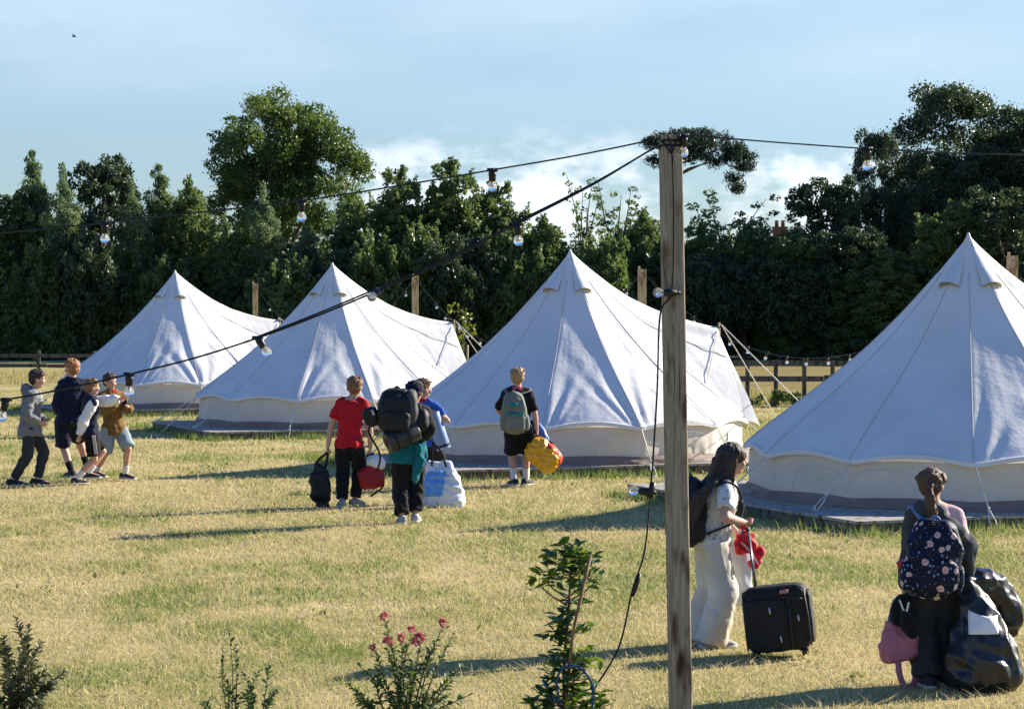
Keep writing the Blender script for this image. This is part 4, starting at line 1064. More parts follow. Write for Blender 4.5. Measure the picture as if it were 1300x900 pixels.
def backpack(label, c, out, right, up, w, h, d, mat, trim=None, pocket=None, shoulders=None, waist=None, sidep=None, strapm=None, seed=1, name='backpack', wr=.008, cat='backpack'):
    root = thing(name, c, label, cat); out, right, up = Vector(out).normalized(), Vector(right).normalized(), Vector(up).normalized()
    m = MB(); soft(m, up*(-.04*h), (w*.50, d*.48, h*.46), right, out, up, 3.2); soft(m, up*(.25*h)-out*.06*d, (w*.42, d*.40, h*.26), right, out, up, 2.6)
    fuse('pack_body', m, mat, root, voxel=.009, smooth=3, wr=wr*1.5, seed=seed)
    m = MB(); soft(m, up*(-.20*h)+out*(.42*d), (w*.40, d*.20, h*.22), right, out, up, 3.5); po = fuse('front_pocket', m, pocket or mat, root, voxel=.009, smooth=3, wr=wr*.8, seed=seed+1)
    m = MB()
    for z, ww, oo in ((.02, .40, .50), (-.02, .36, .585)):
        pass
    m.tube(catmull([up*(.08*h)+right*(-.40*w)+out*.40*d, up*(.36*h)+right*(-.32*w)+out*.28*d, up*(.47*h)+out*.22*d, up*(.36*h)+right*(.32*w)+out*.28*d, up*(.08*h)+right*(.40*w)+out*.40*d]), .0045, 6)
    m.build('zip', trim or pack_dk, root)
    if trim:
        m = MB(); ribbon(m, [up*(-.02*h)+right*(-.38*w)+out*.60*d, up*(-.03*h)+out*.655*d, up*(-.02*h)+right*(.38*w)+out*.60*d], .028, .004, up=out); m.build('trim_band', trim, po)
        m = MB(); ribbon(m, [up*(.20*h)+right*(-.2*w)+out*.50*d, up*(.21*h)+right*(.12*w)+out*.50*d], .05, .006, up=out); m.build('trim_patch', trim, root)
    if sidep:
        for sg in (-1, 1):
            m = MB(); soft(m, up*(-.22*h)+right*(sg*.46*w), (w*.13, d*.34, h*.20), right, out, up, 3); fuse('side_pocket', m, sidep, root, voxel=.009, smooth=3, wr=.004)
    m = MB(); ribbon(m, [up*(.42*h)-right*.05-out*.2*d, up*(.53*h)-out*.1*d, up*(.42*h)+right*.05-out*.2*d], .022, .004, up=out); m.build('grab_handle', strapm or pack_dk, root)
    if shoulders:
        for sh, fw in shoulders:
            sh = Vector(sh)-Vector(c); fw = Vector(fw).normalized(); sd = right*(1 if sh.dot(right) > 0 else -1)
            m = MB(); ribbon(m, [up*.40*h-out*.30*d+sd*.10*w, sh-fw*.055+UP*.035, sh+UP*.055, sh+fw*.075+UP*.01, sh+fw*.095-UP*.10, sh+fw*.05-UP*.20+sd*.015, up*(-.30*h)-out*.35*d+sd*.46*w], .045, .006)
            m.build('shoulder_strap', strapm or mat, root)
    return root
def wp(p, q): return p.org+q

# ------------------------------------------------------- four boys at the left
p1 = person('boy in grey hooded top and black trousers, leftmost of the four boys', (33, 617), 103, 1.47,
    dict(head=(47.5, 481), chest=(41.5, 506), hip=(38, 553), wl=(54, 532, .06), wr=(52, 535, -.10), al=(46, 608, .07), ar=(18, 608, -.06)), h=-82, hh=-80, hpitch=-6,
    elh=((-.9, .5, -.5), (-.9, -.5, -.6)), hand=('relax', 'relax'), foot=(-90, -82), hipz=.515)
add_top(p1, 'hoodie', C_['grey'], .088, .026, (1.95, 1.95), 1.55, 11, hood=True, wr=.016, bulge=.012)
m = MB(); c = p1.chest-p1.fs*.045*p1.H+UP*.025
m = MB(); add_legs(p1, 'trousers', C_['charcoal'], (1.93, 1.93), .014, .006, 12)
add_shoes(p1, shoe_dk); add_hair(p1, hair_dk, 'short', 13, .012)
m = MB(); n = p1.chest+UP*.035
for sg in (-1, 1): m.tube(catmull([n+p1.fs*.085+p1.rs*sg*.02, n+p1.fs*.115+p1.rs*sg*.025-UP*.10, n+p1.fs*.115+p1.rs*sg*.03-UP*.2]), .005, 6)
m.build('hood_cord', C_['white'], p1.root)

p2 = person('tall ginger haired boy in navy top and navy shorts, back turned', (93, 605), 97.5, 1.53,
    dict(head=(91, 467.5), chest=(92.5, 493), hip=(87.5, 541), wl=(76.5, 528, .05), wr=(106, 532, .02), al=(91.5, 597, -.05), ar=(104, 592, .35)), h=28, hh=52, elh=((-.5, -.6, -.3), (.8, -.5, 0)), hand=('relax', 'relax'), foot=(35, 20))
add_top(p2, 'sweatshirt', C_['navy'], .05, .026, (1.93, 1.93), 1.5, 21, collar=C_['navy'], wr=.011)
add_legs(p2, 'shorts', C_['navy'], (.98, .98), .028, 0, 22, .010)
add_shoes(p2, shoe_dk, C_['blacksock'], .085); add_hair(p2, hair_gi, 'short', 23, .010)

p3 = person('small boy in navy jacket with white sleeves, pointing to the right', (105, 615.5), 102, 1.35,
    dict(head=(117, 492), chest=(114.5, 511), hip=(113, 553), wl=(151, 506.5, .10), wr=(103.5, 552, -.10), al=(110, 601, .14), ar=(99, 607, -.06)), h=-62, hh=-68, elh=((0, .3, -1), (-1, -.3, 0)), hand=('flat', 'relax'), foot=(-80, -55), hipz=.485)
add_top(p3, 'jacket', C_['navy'], .055, .024, (1.92, 1.95), 1.85, 31, collar=C_['navy'], sleeve_mat=C_['white'], wr=.014)
sh_ = add_legs(p3, 'shorts', C_['black'], (.86, .86), .024, 0, 32, .009)
m = MB()
for k in (-1, 0, 1):
    a = p3.hr+p3.r*(.058*p3.H+.026)+p3.f*.016*k-UP*.02; b = a.lerp(p3.kr+p3.r*(.05*p3.H+.026)+p3.f*.016*k, .78); ribbon(m, [a, a.lerp(b, .5), b], .008, .003, up=p3.f)
m.build('side_stripes', C_['white'], sh_)
add_shoes(p3, shoe_dk, C_['sock'], .085); add_hair(p3, hair_mid, 'short', 33, .010)
m = MB(); e = p3.wl+(p3.wl-p3.el).normalized()*.0

p4 = person('boy in khaki brown top and pale blue shorts, holding his hands out', (140, 612), 99.5, 1.37,
    dict(head=(140, 487), chest=(141, 508), hip=(144.5, 555), wl=(165.5, 517, -.20), wr=(152, 513, -.26), al=(160, 602.5, -.06), ar=(121, 601, .10)), h=-142, hh=-138, hpitch=-5, elh=((.6, .1, -1), (-.3, -.1, -1)), hand=('relax', 'relax'), foot=(-118, -120), hipz=.503)
add_top(p4, 'sweatshirt', C_['brown'], .075, .032, (1.90, 1.90), 1.55, 41, collar=C_['red'], wr=.010, bulge=.01)
m = MB()
for a, b in ((p4.sl, p4.el), (p4.sr, p4.er)):
    v = b-a; m.tube([a+v*.45, a+v*.6, a+v*.80, a+v*.95], [.060, .061, .056, .052], 14)
part(p4, 'sleeve_panels', m, C_['navy'], .010, 2, .006, 44)
add_legs(p4, 'shorts', C_['paleblue'], (.98, .98), .027, 0, 42, .008)
add_shoes(p4, shoe_dk, C_['sock'], .075); add_hair(p4, hair_dk2, 'short', 43, .012)

# ------------------------------------------------------- three boys walking to the tents with luggage
p5 = person('boy in plain red t-shirt and black trousers walking away with a bag in each hand', (441.5, 642), 115, 1.45,
    dict(head=(451, 490), chest=(446.5, 513), hip=(443.5, 568), wl=(416.5, 564, -.02), wr=(470, 566, .02), al=(434.5, 633.5, -.05), ar=(450, 633, .10)), h=-6, hh=-16, elh=((-1, .2, 0), (1, -.1, 0)), foot=(10, -30))
add_top(p5, 't_shirt', C_['red'], .052, .022, (.62, .60), 1.0, 51, wr=.014)
add_legs(p5, 'trousers', C_['black'], (1.93, 1.93), .014, .014, 52, .008)
add_shoes(p5, shoe_gr); add_hair(p5, hair_mid, 'short', 53, .014)

p6 = person('boy in navy cap and black clothes almost hidden under a huge black rucksack', (519, 664), 124.5, 1.45,
    dict(head=(526.5, 498), chest=(523, 523), hip=(518, 592), wl=(495, 560, .02), wr=(541, 556, .0), al=(511, 655, -.05), ar=(527, 653, .06)), h=4, hh=-14, elh=((-.4, -1, -.6), (.3, -1, -.8)), foot=(8, -4))
add_top(p6, 'jacket', C_['black'], .03, .02, (1.9, 1.9), 1.5, 61)
add_legs(p6, 'trousers', C_['black'], (1.90, 1.90), .022, .02, 62, .010)
add_shoes(p6, shoe_gr); add_hair(p6, hair_dk, 'short', 63, .008)
hs, q = p6.hs, p6.hp_; m = MB()
m.ell(q(0, -.045, .20), (.46*hs, .52*hs, .42*hs), p6.rh, p6.fh, p6.uh, 18, 12); m.ell_loft([(q(0, .42, .20), p6.rh*.36*hs, p6.fh*.18*hs), (q(0, .60, .16), p6.rh*.32*hs, p6.fh*.28*hs)], 14)
fuse('cap', m, C_['navy'], p6.root, voxel=.008, smooth=3, wr=.002)
# teal jacket knotted round the waist
m = MB(); c = p6.hip+UP*.0; H = p6.H
m.ell_loft([(c+UP*.10, p6.r*.175, p6.f*.13), (c+UP*.03, p6.r*.195, p6.f*.15), (c-UP*.05, p6.r*.20, p6.f*.155), (c-UP*.115, p6.r*.185, p6.f*.15)], 22)
m.tube(catmull([c+p6.r*.10-p6.f*.15+UP*.06, c+p6.r*.12-p6.f*.17-UP*.06, c+p6.r*.085-p6.f*.17-UP*.18, c+p6.r*.07-p6.f*.17-UP*.29]), [.035]*8+[.05]*8+[.04]*7+[.02]*2, 8, round_ends=True)
fuse('tied_jacket', m, C_['teal'], p6.root, voxel=.010, smooth=2, wr=.014, seed=66, wscale=(14, 14, 5))

p7 = person('boy in blue shirt with red collar walking behind the big rucksack, head turned right', (546, 637), 113, 1.42,
    dict(head=(537.5, 491.5), chest=(536, 515), hip=(545, 568), wl=(530, 560, .1), wr=(549.5, 519, -.12), al=(541, 628, -.05), ar=(551, 628, .06)), h=-18, hh=-62, elh=((-1, -.2, 0), (.15, -1, -.9)), foot=(-10, -20))
add_top(p7, 't_shirt', C_['blue'], .045, .018, (.7, .7), 1.1, 71, collar=C_['red'])
add_legs(p7, 'trousers', C_['black'], (1.93, 1.93), .014, .01, 72)
add_shoes(p7, shoe_dk); add_hair(p7, hair_mid, 'short', 73, .014)

p8 = person('blond boy in black t-shirt and shorts with grey backpack, facing the centre tent', (659, 616), 102.5, 1.47,
    dict(head=(657, 479), chest=(656.5, 504), hip=(658, 553), wl=(643, 533, .22), wr=(681.5, 545, .0), al=(653, 608, -.02), ar=(668, 608, .05)), h=2, hh=-4, elh=((-1, -.3, -.2), (1, -.3, 0)), foot=(22, -25))
add_top(p8, 't_shirt', C_['black'], .055, .020, (.95, .90), 1.25, 81, collar=C_['hotpink'], wr=.008)
add_legs(p8, 'shorts', C_['black'], (.98, .98), .024, 0, 82, .008)
add_shoes(p8, shoe_dk, C_['sock'], .105); add_hair(p8, hair_bl, 'short', 83, .014)
backpack('grey backpack with teal trim on the back of the blond boy', wp(p8, p8.L((653, 523, -.235))), -p8.f, p8.r, UP*.99-p8.r*.05, .31, .52, .21, grey_pack, teal_trim, shoulders=[(wp(p8, p8.sl), p8.f), (wp(p8, p8.sr), p8.f)], sidep=grey_pack, strapm=grey_pack, seed=84)

# ------------------------------------------------------- the two girls at the right
floral_tee = M('patterned_tee', (.60, .59, .58), .9); 
def spots_mat(name, base, cols, scale, lo, hi, rough=.8):
    m = bpy.data.materials.new(name); nt, p = nodes(m); L = nt.links; tc = nt.nodes.new('ShaderNodeTexCoord')
    cur = None; basec = (*base, 1)
    for i, (c, ring, sc_, thr) in enumerate(cols):
        v = nt.nodes.new('ShaderNodeTexVoronoi'); v.inputs['Scale'].default_value = sc_; v.inputs['Randomness'].default_value = .75
        mp = nt.nodes.new('ShaderNodeMapping'); mp.inputs['Location'].default_value = (i*3.7, i*1.3, i*2.1); L.new(tc.outputs['Object'], mp.inputs['Vector'])
        n = nt.nodes.new('ShaderNodeTexNoise'); n.inputs['Scale'].default_value = sc_*2.2; n.inputs['Detail'].default_value = 2; L.new(mp.outputs[0], n.inputs['Vector'])
        ad = nt.nodes.new('ShaderNodeMath'); ad.operation = 'MULTIPLY_ADD'; L.new(n.outputs['Fac'], ad.inputs[0]); ad.inputs[1].default_value = .28; 
        L.new(mp.outputs[0], v.inputs['Vector']); L.new(v.outputs['Distance'], ad.inputs[2])
        rp = nt.nodes.new('ShaderNodeValToRGB'); rp.color_ramp.interpolation = 'CONSTANT'; e = rp.color_ramp.elements
        e[0].position = 0; e[0].color = (*c, 1); e[1].position = thr; e[1].color = (0, 0, 0, 1); q = e.new(thr*.58); q.color = (*ring, 1); 
        al = nt.nodes.new('ShaderNodeMath'); al.operation = 'LESS_THAN'; al.inputs[1].default_value = thr; L.new(ad.outputs[0], al.inputs[0]); L.new(ad.outputs[0], rp.inputs[0])
        mx = nt.nodes.new('ShaderNodeMix'); mx.data_type = 'RGBA'; L.new(al.outputs[0], mx.inputs[0]); L.new(rp.outputs[0], mx.inputs[7])
        if cur is None: mx.inputs[6].default_value = basec
        else: L.new(cur, mx.inputs[6])
        cur = mx.outputs[2]
    L.new(cur, p.inputs['Base Color']); p.inputs['Roughness'].default_value = rough; p.inputs['Specular IOR Level'].default_value = .15; return m
tee_m = spots_mat('floral_print_tee', (.58, .57, .56), [((.20, .19, .19), (.34, .32, .31), 26, .44), ((.16, .15, .16), (.45, .42, .40), 44, .40)], 1, 0, 0)
p9 = person('girl with long dark hair, floral tee and white wide jeans pulling a suitcase', (903, 820), 196, 1.36,
    dict(head=(930.5, 583), chest=(917, 634), hip=(902, 703), wl=(936, 676, .16), wr=(941, 660, -.16), al=(884, 810, .10), ar=(903, 811, -.06)), h=-84, hh=-88, hpitch=-5, elh=((.1, .6, -1), (-.15, -.9, -.9)), foot=(-85, -85), build=1.05, hipz=.512, neck=.122)
add_top(p9, 't_shirt', tee_m, .035, .022, (.72, .72), 1.2, 91, wr=.009, bulge=.022)
add_legs(p9, 'jeans', C_['cream'], (2.07, 2.07), .024, .044, 92, .008, .06)
add_shoes(p9, shoe_gr)
# long loose hair, down over the rucksack
hs, q = p9.hs, p9.hp_; m = MB(); r, f, u = p9.rh, p9.fh, p9.uh
m.ell(q(0, -.07, .17), (.44*hs, .50*hs, .40*hs), r, f, u, 18, 12); m.ell(q(0, -.24, -.10), (.42*hs, .34*hs, .48*hs), r, f, u, 16, 12)
rd = random.Random(5)
for k in range(52):
    x = rd.uniform(-.42, .42); y = rd.uniform(-.50, .10)-abs(x)*.05; L_ = rd.uniform(1.8, 3.0)*(1 if y < -.1 else .62)
    m.tube(catmull([q(x*.7, y*.8, .30), q(x*1.05, y-.08, -.10), q(x*1.10, y-.20, -.62), q(x*1.0+rd.uniform(-.08, .08), y-.62*L_/2, -.45-.42*L_), q(x*.9+rd.uniform(-.1, .1), y-.95*L_/2, -.55-.62*L_)], 4), [.07*hs]*9+[.065*hs]*5+[.05*hs, .035*hs, .018*hs], 6, round_ends=True)
for sg in (-1, 1):
    for k in range(4): m.tube(catmull([q(sg*.36, .14-.06*k, .30), q(sg*.43, .06-.07*k, .0), q(sg*.44, .0-.07*k, -.40), q(sg*.46, .02-.08*k, -.85-.12*k)], 5), [.06*hs]*10+[.05*hs]*4+[.02*hs]*2, 6, round_ends=True)
for k in range(30):
    a = rd.uniform(0, 1); z2 = -1.5-1.1*rd.random(); m.tube(catmull([q(.30+.1*a, -.25+.2*a, .25-.2*a), q(.48, -.30+.15*a, -.35), q(.66+.2*rd.random(), -.65-.2*a, -.85), q(.80+.15*rd.random(), -.95-.45*a, (z2-.85)/2), q(.78+.2*rd.random(), -1.05-.75*a, z2)], 5), [.06*hs]*12+[.05*hs]*6+[.035*hs, .022*hs, .012*hs], 6, round_ends=True)
part(p9, 'hair', m, hair_mat('long_dark_hair', (.038, .024, .018)), .0075, 1, .006, 95, (60, 60, 8))
m = MB(); n_ = p9.chest+UP*.03
m.tube(catmull([n_+p9.rs*.05-p9.fs*.01, n_+p9.rs*.055+p9.fs*.10-UP*.06, p9.chest+p9.fs*.125-UP*.22+p9.rs*.02, p9.chest+p9.fs*.135-UP*.33]), .006, 6); m.box(p9.chest+p9.fs*.14-UP*.36, (.012, .02, .04)); m.build('lanyard', C_['blue'], p9.root)
backpack('black backpack worn by the girl with long dark hair, partly behind the post', wp(p9, p9.L((874, 649, .0)))-p9.fs*.0, -p9.f-UP*.08, p9.r, UP-p9.f*.06, .32, .46, .24, pack_blk, shoulders=[(wp(p9, p9.sl), p9.f), (wp(p9, p9.sr), p9.f)], strapm=pack_dk, seed=96, sidep=pack_blk)

p10 = person('girl with brown ponytail and dark jacket off one shoulder, rightmost in view', (1182, 870), 219, 1.28,
    dict(head=(1182, 617), chest=(1187, 660), hip=(1189, 742), wl=(1149, 742, .02), wr=(1225.5, 733, .0), al=(1176, 858, -.05), ar=(1197, 857, .07)), h=6, hh=-14, hpitch=-14, elh=((-.35, -1, 0), (.25, -1, 0)), foot=(5, -8), build=1.0, hipz=.51, neck=.115)
t_ = add_top(p10, 't_shirt', C_['pink'], .03, .008, (.02, .62), 1.1, 101)
add_legs(p10, 'trousers', C_['charcoal'], (1.98, 1.98), .022, .034, 102, .011)
add_shoes(p10, shoe_dk)
m = MB(); H = p10.H; c = p10.chest; r, f = p10.rs, p10.fs                 # jacket slipped off the right shoulder
m.ell_loft([(p10.hip-UP*.01, p10.r*.150, p10.f*.12), (p10.hip.lerp(c, .4), p10.r*.138, p10.f*.115), (p10.hip.lerp(c, .75), r*.136, f*.11), (c-UP*.07-r*.035, r*.105, f*.10), (c+UP*.02-r*.065, r*.065, f*.075)], 22)
m.tube([c-r*.06+UP*.03, p10.sl]+seg(p10.sl, p10.el, 4)[1:], [.052, .054, .052, .048, .046], 14); m.tube(seg(p10.el, p10.wl.lerp(p10.el, .05), 4), [.046, .045, .042, .037], 14)
sj = p10.sr+r*.022-UP*.125; ej = p10.er+r*.012; wj = p10.wr.lerp(p10.er, .10)
m.tube(catmull([c+r*.02-f*.12-UP*.05, c+r*.10-f*.12-UP*.11, sj-f*.03, sj.lerp(ej, .5)+r*.015, ej, ej.lerp(wj, .5), wj], 4), [.042]*4+[.048]*4+[.052]*4+[.054]*4+[.052]*4+[.047]*4+[.040], 14, round_ends=True)
m.ell(c-f*.075-r*.05+UP*.015, (.10, .055, .05)); m.ell(c-f*.11+r*.04-UP*.07, (.07, .035, .05))
part(p10, 'jacket', m, C_['dgrey'], .0105, 2, .014, 105, (11, 11, 6))
hs, q = p10.hs, p10.hp_; m = MB(); r, f, u = p10.rh, p10.fh, p10.uh
m.ell(q(0, -.07, .19), (.44*hs, .48*hs, .39*hs), r, f, u, 18, 12); m.ell(q(0, -.26, .0), (.38*hs, .27*hs, .36*hs), r, f, u, 16, 12); m.ell(q(0, -.50, -.08), (.14*hs, .13*hs, .13*hs), r, f, u)
rd = random.Random(9)
for k in range(16):
    x, y = rd.uniform(-.1, .1), rd.uniform(-.08, .08); m.tube(catmull([q(x*.5, -.48, -.06), q(x, -.62+y, -.30), q(x*1.6+.05, -.60+y, -.72), q(x*1.8+.16, -.55+y, -1.15-rd.uniform(0, .3))], 5), [.05*hs]*8+[.06*hs]*4+[.045*hs, .035*hs, .02*hs, .012*hs], 6, round_ends=True)
for k in range(20):
    t = rd.uniform(0, 3.14); m.tube(catmull([q(.40*math.cos(t), .1, .2+.38*math.sin(t)), q(.45*math.cos(t), -.2, .15+.36*math.sin(t)), q(.1*math.cos(t), -.5, -.04)], 5), .035*hs, 6, round_ends=True)
part(p10, 'hair', m, hair_br, .0075, 1, .007, 106, (55, 55, 18))
flor = spots_mat('floral_print_nylon', (.008, .010, .028), [((.10, .20, .42), (.20, .32, .55), 34, .36), ((.62, .22, .20), (.55, .40, .38), 13, .40), ((.55, .58, .62), (.08, .14, .32), 48, .30)], 1, 0, 0, .6)
bk = backpack('navy backpack with pink and blue flower print worn by the girl at right', wp(p10, p10.L((1174, 703, -.27))), -p10.f, p10.r*1-UP*.10, UP+p10.r*.10, .315, .45, .22, flor, pocket=flor, shoulders=[(wp(p10, p10.sl), p10.f)], strapm=M('light_blue_webbing', (.12, .20, .36), .7), seed=107, sidep=flor, wr=.012)
# drink bottle in the side pocket
bl = wp(p10, p10.L((1142, 722, -.27))); bt = thing('drink_bottle', bl, 'clear plastic bottle with red cap in the side of the floral backpack', 'bottle')
ax = Vector((-.42, 0, .9)).normalized(); a_ = ax.orthogonal().normalized(); b_ = ax.cross(a_)
def lathe(prof, n=16): 
    m = MB(); m.loft([[ax*z+(a_*math.cos(2*math.pi*i/n)+b_*math.sin(2*math.pi*i/n))*r for i in range(n)] for z, r in prof]); return m
lathe([(-.10, .026), (-.09, .032), (.01, .032), (.03, .030), (.045, .02)]).build('bottle_body', M('clear_plastic', (.6, .62, .62), .2, transl=.4), bt)
lathe([(.04, .026), (.042, .030), (.085, .030), (.09, .026)]).build('bottle_cap', M('red_cap', (.36, .03, .06), .5), bt)

# ================================================================== LUGGAGE
def L5(p, px, py, dy=0): return wp(p, p.L((px, py, dy)))
# boy in red: black bag hanging in his left hand, red and white bag in the right
hl = wp(p5, p5.wl); o = thing('holdall', L5(p5, 407, 612, -.02), 'limp black bag hanging from the left hand of the boy in red', 'bag'); c = Vector(o.location); hnd = hl+Vector((0, 0, -.07))-c
m = MB(); soft(m, (0, 0, -.02), (.125, .085, .21), (1, 0, .12), (0, 1, 0), (-.12, 0, 1), 2.6); soft(m, (-.02, 0, .12), (.07, .06, .12), (1, 0, 0), (0, 1, 0), (0, 0, 1), 2.2); m.ell((.02, 0, -.24), (.08, .06, .06))
fuse('bag_body', m, pack_blk, o, voxel=.011, smooth=2, wr=.028, seed=4)
for sg in (-1, 1):
    m = MB(); ribbon(m, [Vector((sg*.05-.01, .03*sg, .14)), Vector((sg*.05+.02, .02*sg, .25)), hnd, ], .03, .004, up=(0, 1, 0)); m.build('carry_strap', pack_dk, o)
hr_ = wp(p5, p5.wr); o = thing('holdall', L5(p5, 473, 597, .03), 'red bag with white top carried in the right hand of the boy in red', 'bag'); c = Vector(o.location); hnd = hr_+Vector((0, 0, -.07))-c
m = MB(); soft(m, (-.01, 0, -.06), (.15, .11, .13), (1, 0, .1), (0, 1, 0), (-.1, 0, 1), 3); fuse('bag_body', m, M('red_nylon', (.30, .012, .016), .6, .15, 8), o, voxel=.010, smooth=2, wr=.022, seed=6)
m = MB(); soft(m, (.03, -.01, .10), (.11, .09, .085), (1, 0, 0), (0, 1, 0), (0, 0, 1), 2.4); fuse('white_lining', m, C_['white'], o, voxel=.010, smooth=2, wr=.018, seed=7)
m = MB(); ribbon(m, [Vector((-.10, .02, .05)), hnd, Vector((.12, .02, .07))], .028, .004, up=(0, 1, 0)); ribbon(m, [Vector((.10, -.05, .0)), Vector((.12, -.06, -.15)), Vector((.02, -.05, -.24)), Vector((-.02, -.05, -.27))], .022, .003, up=(0, 1, 0)); m.build('carry_strap', pack_dk, o)
# the rucksack, the rolled mats and the pouch
ru = backpack('huge black rucksack on the back of the boy in navy cap', L5(p6, 504, 520, -.26), -p6.f, p6.r-UP*.06, UP+p6.r*.06, .37, .46, .30, pack_blk, shoulders=[(wp(p6, p6.sl), p6.f), (wp(p6, p6.sr), p6.f)], strapm=pack_dk, seed=64, name='rucksack', cat='rucksack')
m = MB(); soft(m, Vector((.15, .04, .02)), (.075, .16, .20), p6.r, p6.f, UP, 3); fuse('side_panel', m, M('grey_nylon', (.06, .06, .062), .7, .15, 8), ru, voxel=.010, smooth=3, wr=.006)
m = MB(); soft(m, Vector((-.245, .0, -.055)), (.085, .085, .105), (.9, 0, .4), (0, 1, 0), (-.4, 0, .9), 2.5); pc = fuse('hanging_pouch', m, pack_blk, ru, voxel=.010, smooth=3, wr=.008)
m = MB(); m.box((-.225, -.085, -.01), (.012, .004, .030), (.9, 0, .4), (0, 1, 0), (-.4, 0, .9)); m.build('tag', M('pale_tag', (.45, .47, .5)), pc)
m = MB(); ribbon(m, [Vector((-.25, -.05, -.14)), Vector((-.27, -.02, -.22)), Vector((-.16, -.05, -.42)), Vector((-.17, -.04, -.55)), Vector((-.20, -.05, -.62))], .02, .003, up=(0, 1, 0)); m.build('loose_strap', pack_dk, ru)
def roll(label, a, b, r, mat, name='roll_mat', straps=(.25, .75), strapm=None, cat='roll mat'):
    c = (a+b)/2; o = thing(name, c, label, cat); d = (b-a).normalized(); x = d.orthogonal().normalized(); y = d.cross(x); m = MB(); L_ = (b-a).length/2
    n = 28; prof = [(-L_+.035, .02), (-L_+.03, r*.35), (-L_+.012, r*.4), (-L_+.006, r*.62), (-L_, r*.70), (-L_, r*.93), (-L_+.012, r), (L_-.012, r*1.0), (L_, r*.93), (L_, r*.70), (L_-.006, r*.62), (L_-.012, r*.4), (L_-.03, r*.35), (L_-.035, .02)]
    m.loft([[d*z+(x*math.cos(2*math.pi*i/n)+y*math.sin(2*math.pi*i/n))*q*(1+.02*math.sin(3*i)) for i in range(n)] for z, q in prof]); m.build('foam_roll', mat, o)
    for s in straps:
        m = MB(); z = -L_+2*L_*s; m.loft([[d*(z+k)+(x*math.cos(2*math.pi*i/n)+y*math.sin(2*math.pi*i/n))*(r*1.0+e) for i in range(n)] for k, e in ((-.013, .002), (-.012, .006), (.012, .006), (.013, .002))], caps=False); m.build('strap', strapm or pack_dk, o)
    return o
foam = M('black_foam', (.020, .020, .022), .42, .2, 12, .2, 40, spec=.5)
roll('rolled black foam mat strapped under the huge rucksack', L5(p6, 494, 560, -.36), L5(p6, 530, 543, -.24), .108, foam, straps=(.22, .62))
o = thing('stuff_sack', L5(p6, 534, 531, -.20), 'round black stuff sack beside the rolled foam mat', 'sack'); m = MB(); soft(m, (0, 0, 0), (.10, .11, .125), (1, 0, 0), (0, 1, 0), (0, 0, 1), 2.6); fuse('sack_body', m, pack_blk, o, voxel=.010, smooth=3, wr=.008)
m = MB(); m.tube([(-.02, -.02, .11), (0, -.02, .15)], [.03, .02], 10); m.build('drawn_neck', pack_dk, o)
blue_mat = M('blue_foam', (.17, .25, .43), .6, .12, 9, .2, 30)
rm_ = roll('blue rolled camping mat carried upright at the side of the boy in blue', L5(p7, 549, 521, -.14), L5(p7, 564, 567, -.12), .082, blue_mat, straps=(.9,))
# big shiny white and blue carrier bag
o = thing('carrier_bag', G(562, 643), 'big shiny white and blue carrier bag on the ground behind the rucksack boy', 'bag'); s = 3000/Vector(o.location).y
shiny = M('white_plastic', (.62, .65, .70), .28, .06, 6, .5, 12, spec=.6); shblue = M('blue_plastic', (.10, .30, .68), .28, .1, 6, .4, 12, spec=.6)
m = MB(); m.ell_loft([((.0, 0, .0), Vector((.235, 0, 0)), Vector((0, .15, 0))), ((0, 0, .05), Vector((.245, 0, 0)), Vector((0, .16, 0))), ((.0, 0, .18), Vector((.235, 0, 0)), Vector((0, .15, 0))), ((-.01, 0, .34), Vector((.19, 0, 0)), Vector((0, .12, 0))), ((-.03, 0, .44), Vector((.16, 0, 0)), Vector((0, .06, 0))), ((-.04, 0, .50), Vector((.13, 0, 0)), Vector((0, .03, 0)))], 26, p=3.2)
bb = fuse('bag_body', m, shiny, o, voxel=.011, smooth=2, wr=.022, seed=71, wscale=(8, 8, 8))
m = MB(); m.ell_loft([((-.085, -.022, .13), Vector((.165, 0, 0)), Vector((0, .145, 0))), ((-.07, -.022, .28), Vector((.150, 0, 0)), Vector((0, .128, 0))), ((-.05, -.018, .40), Vector((.12, 0, 0)), Vector((0, .105, 0)))], 22, p=2.6); fuse('blue_print', m, shblue, bb, voxel=.011, smooth=2, wr=.02, seed=71, wscale=(8, 8, 8))
for sg in (-1, 1):
    m = MB(); ribbon(m, [Vector((sg*.08-.04, -.05, .44)), Vector((-.06+sg*.05, -.06, .60)), Vector((-.11, -.04, .72))], .022, .003, up=(0, 1, 0)); m.build('handle', pack_dk, o)
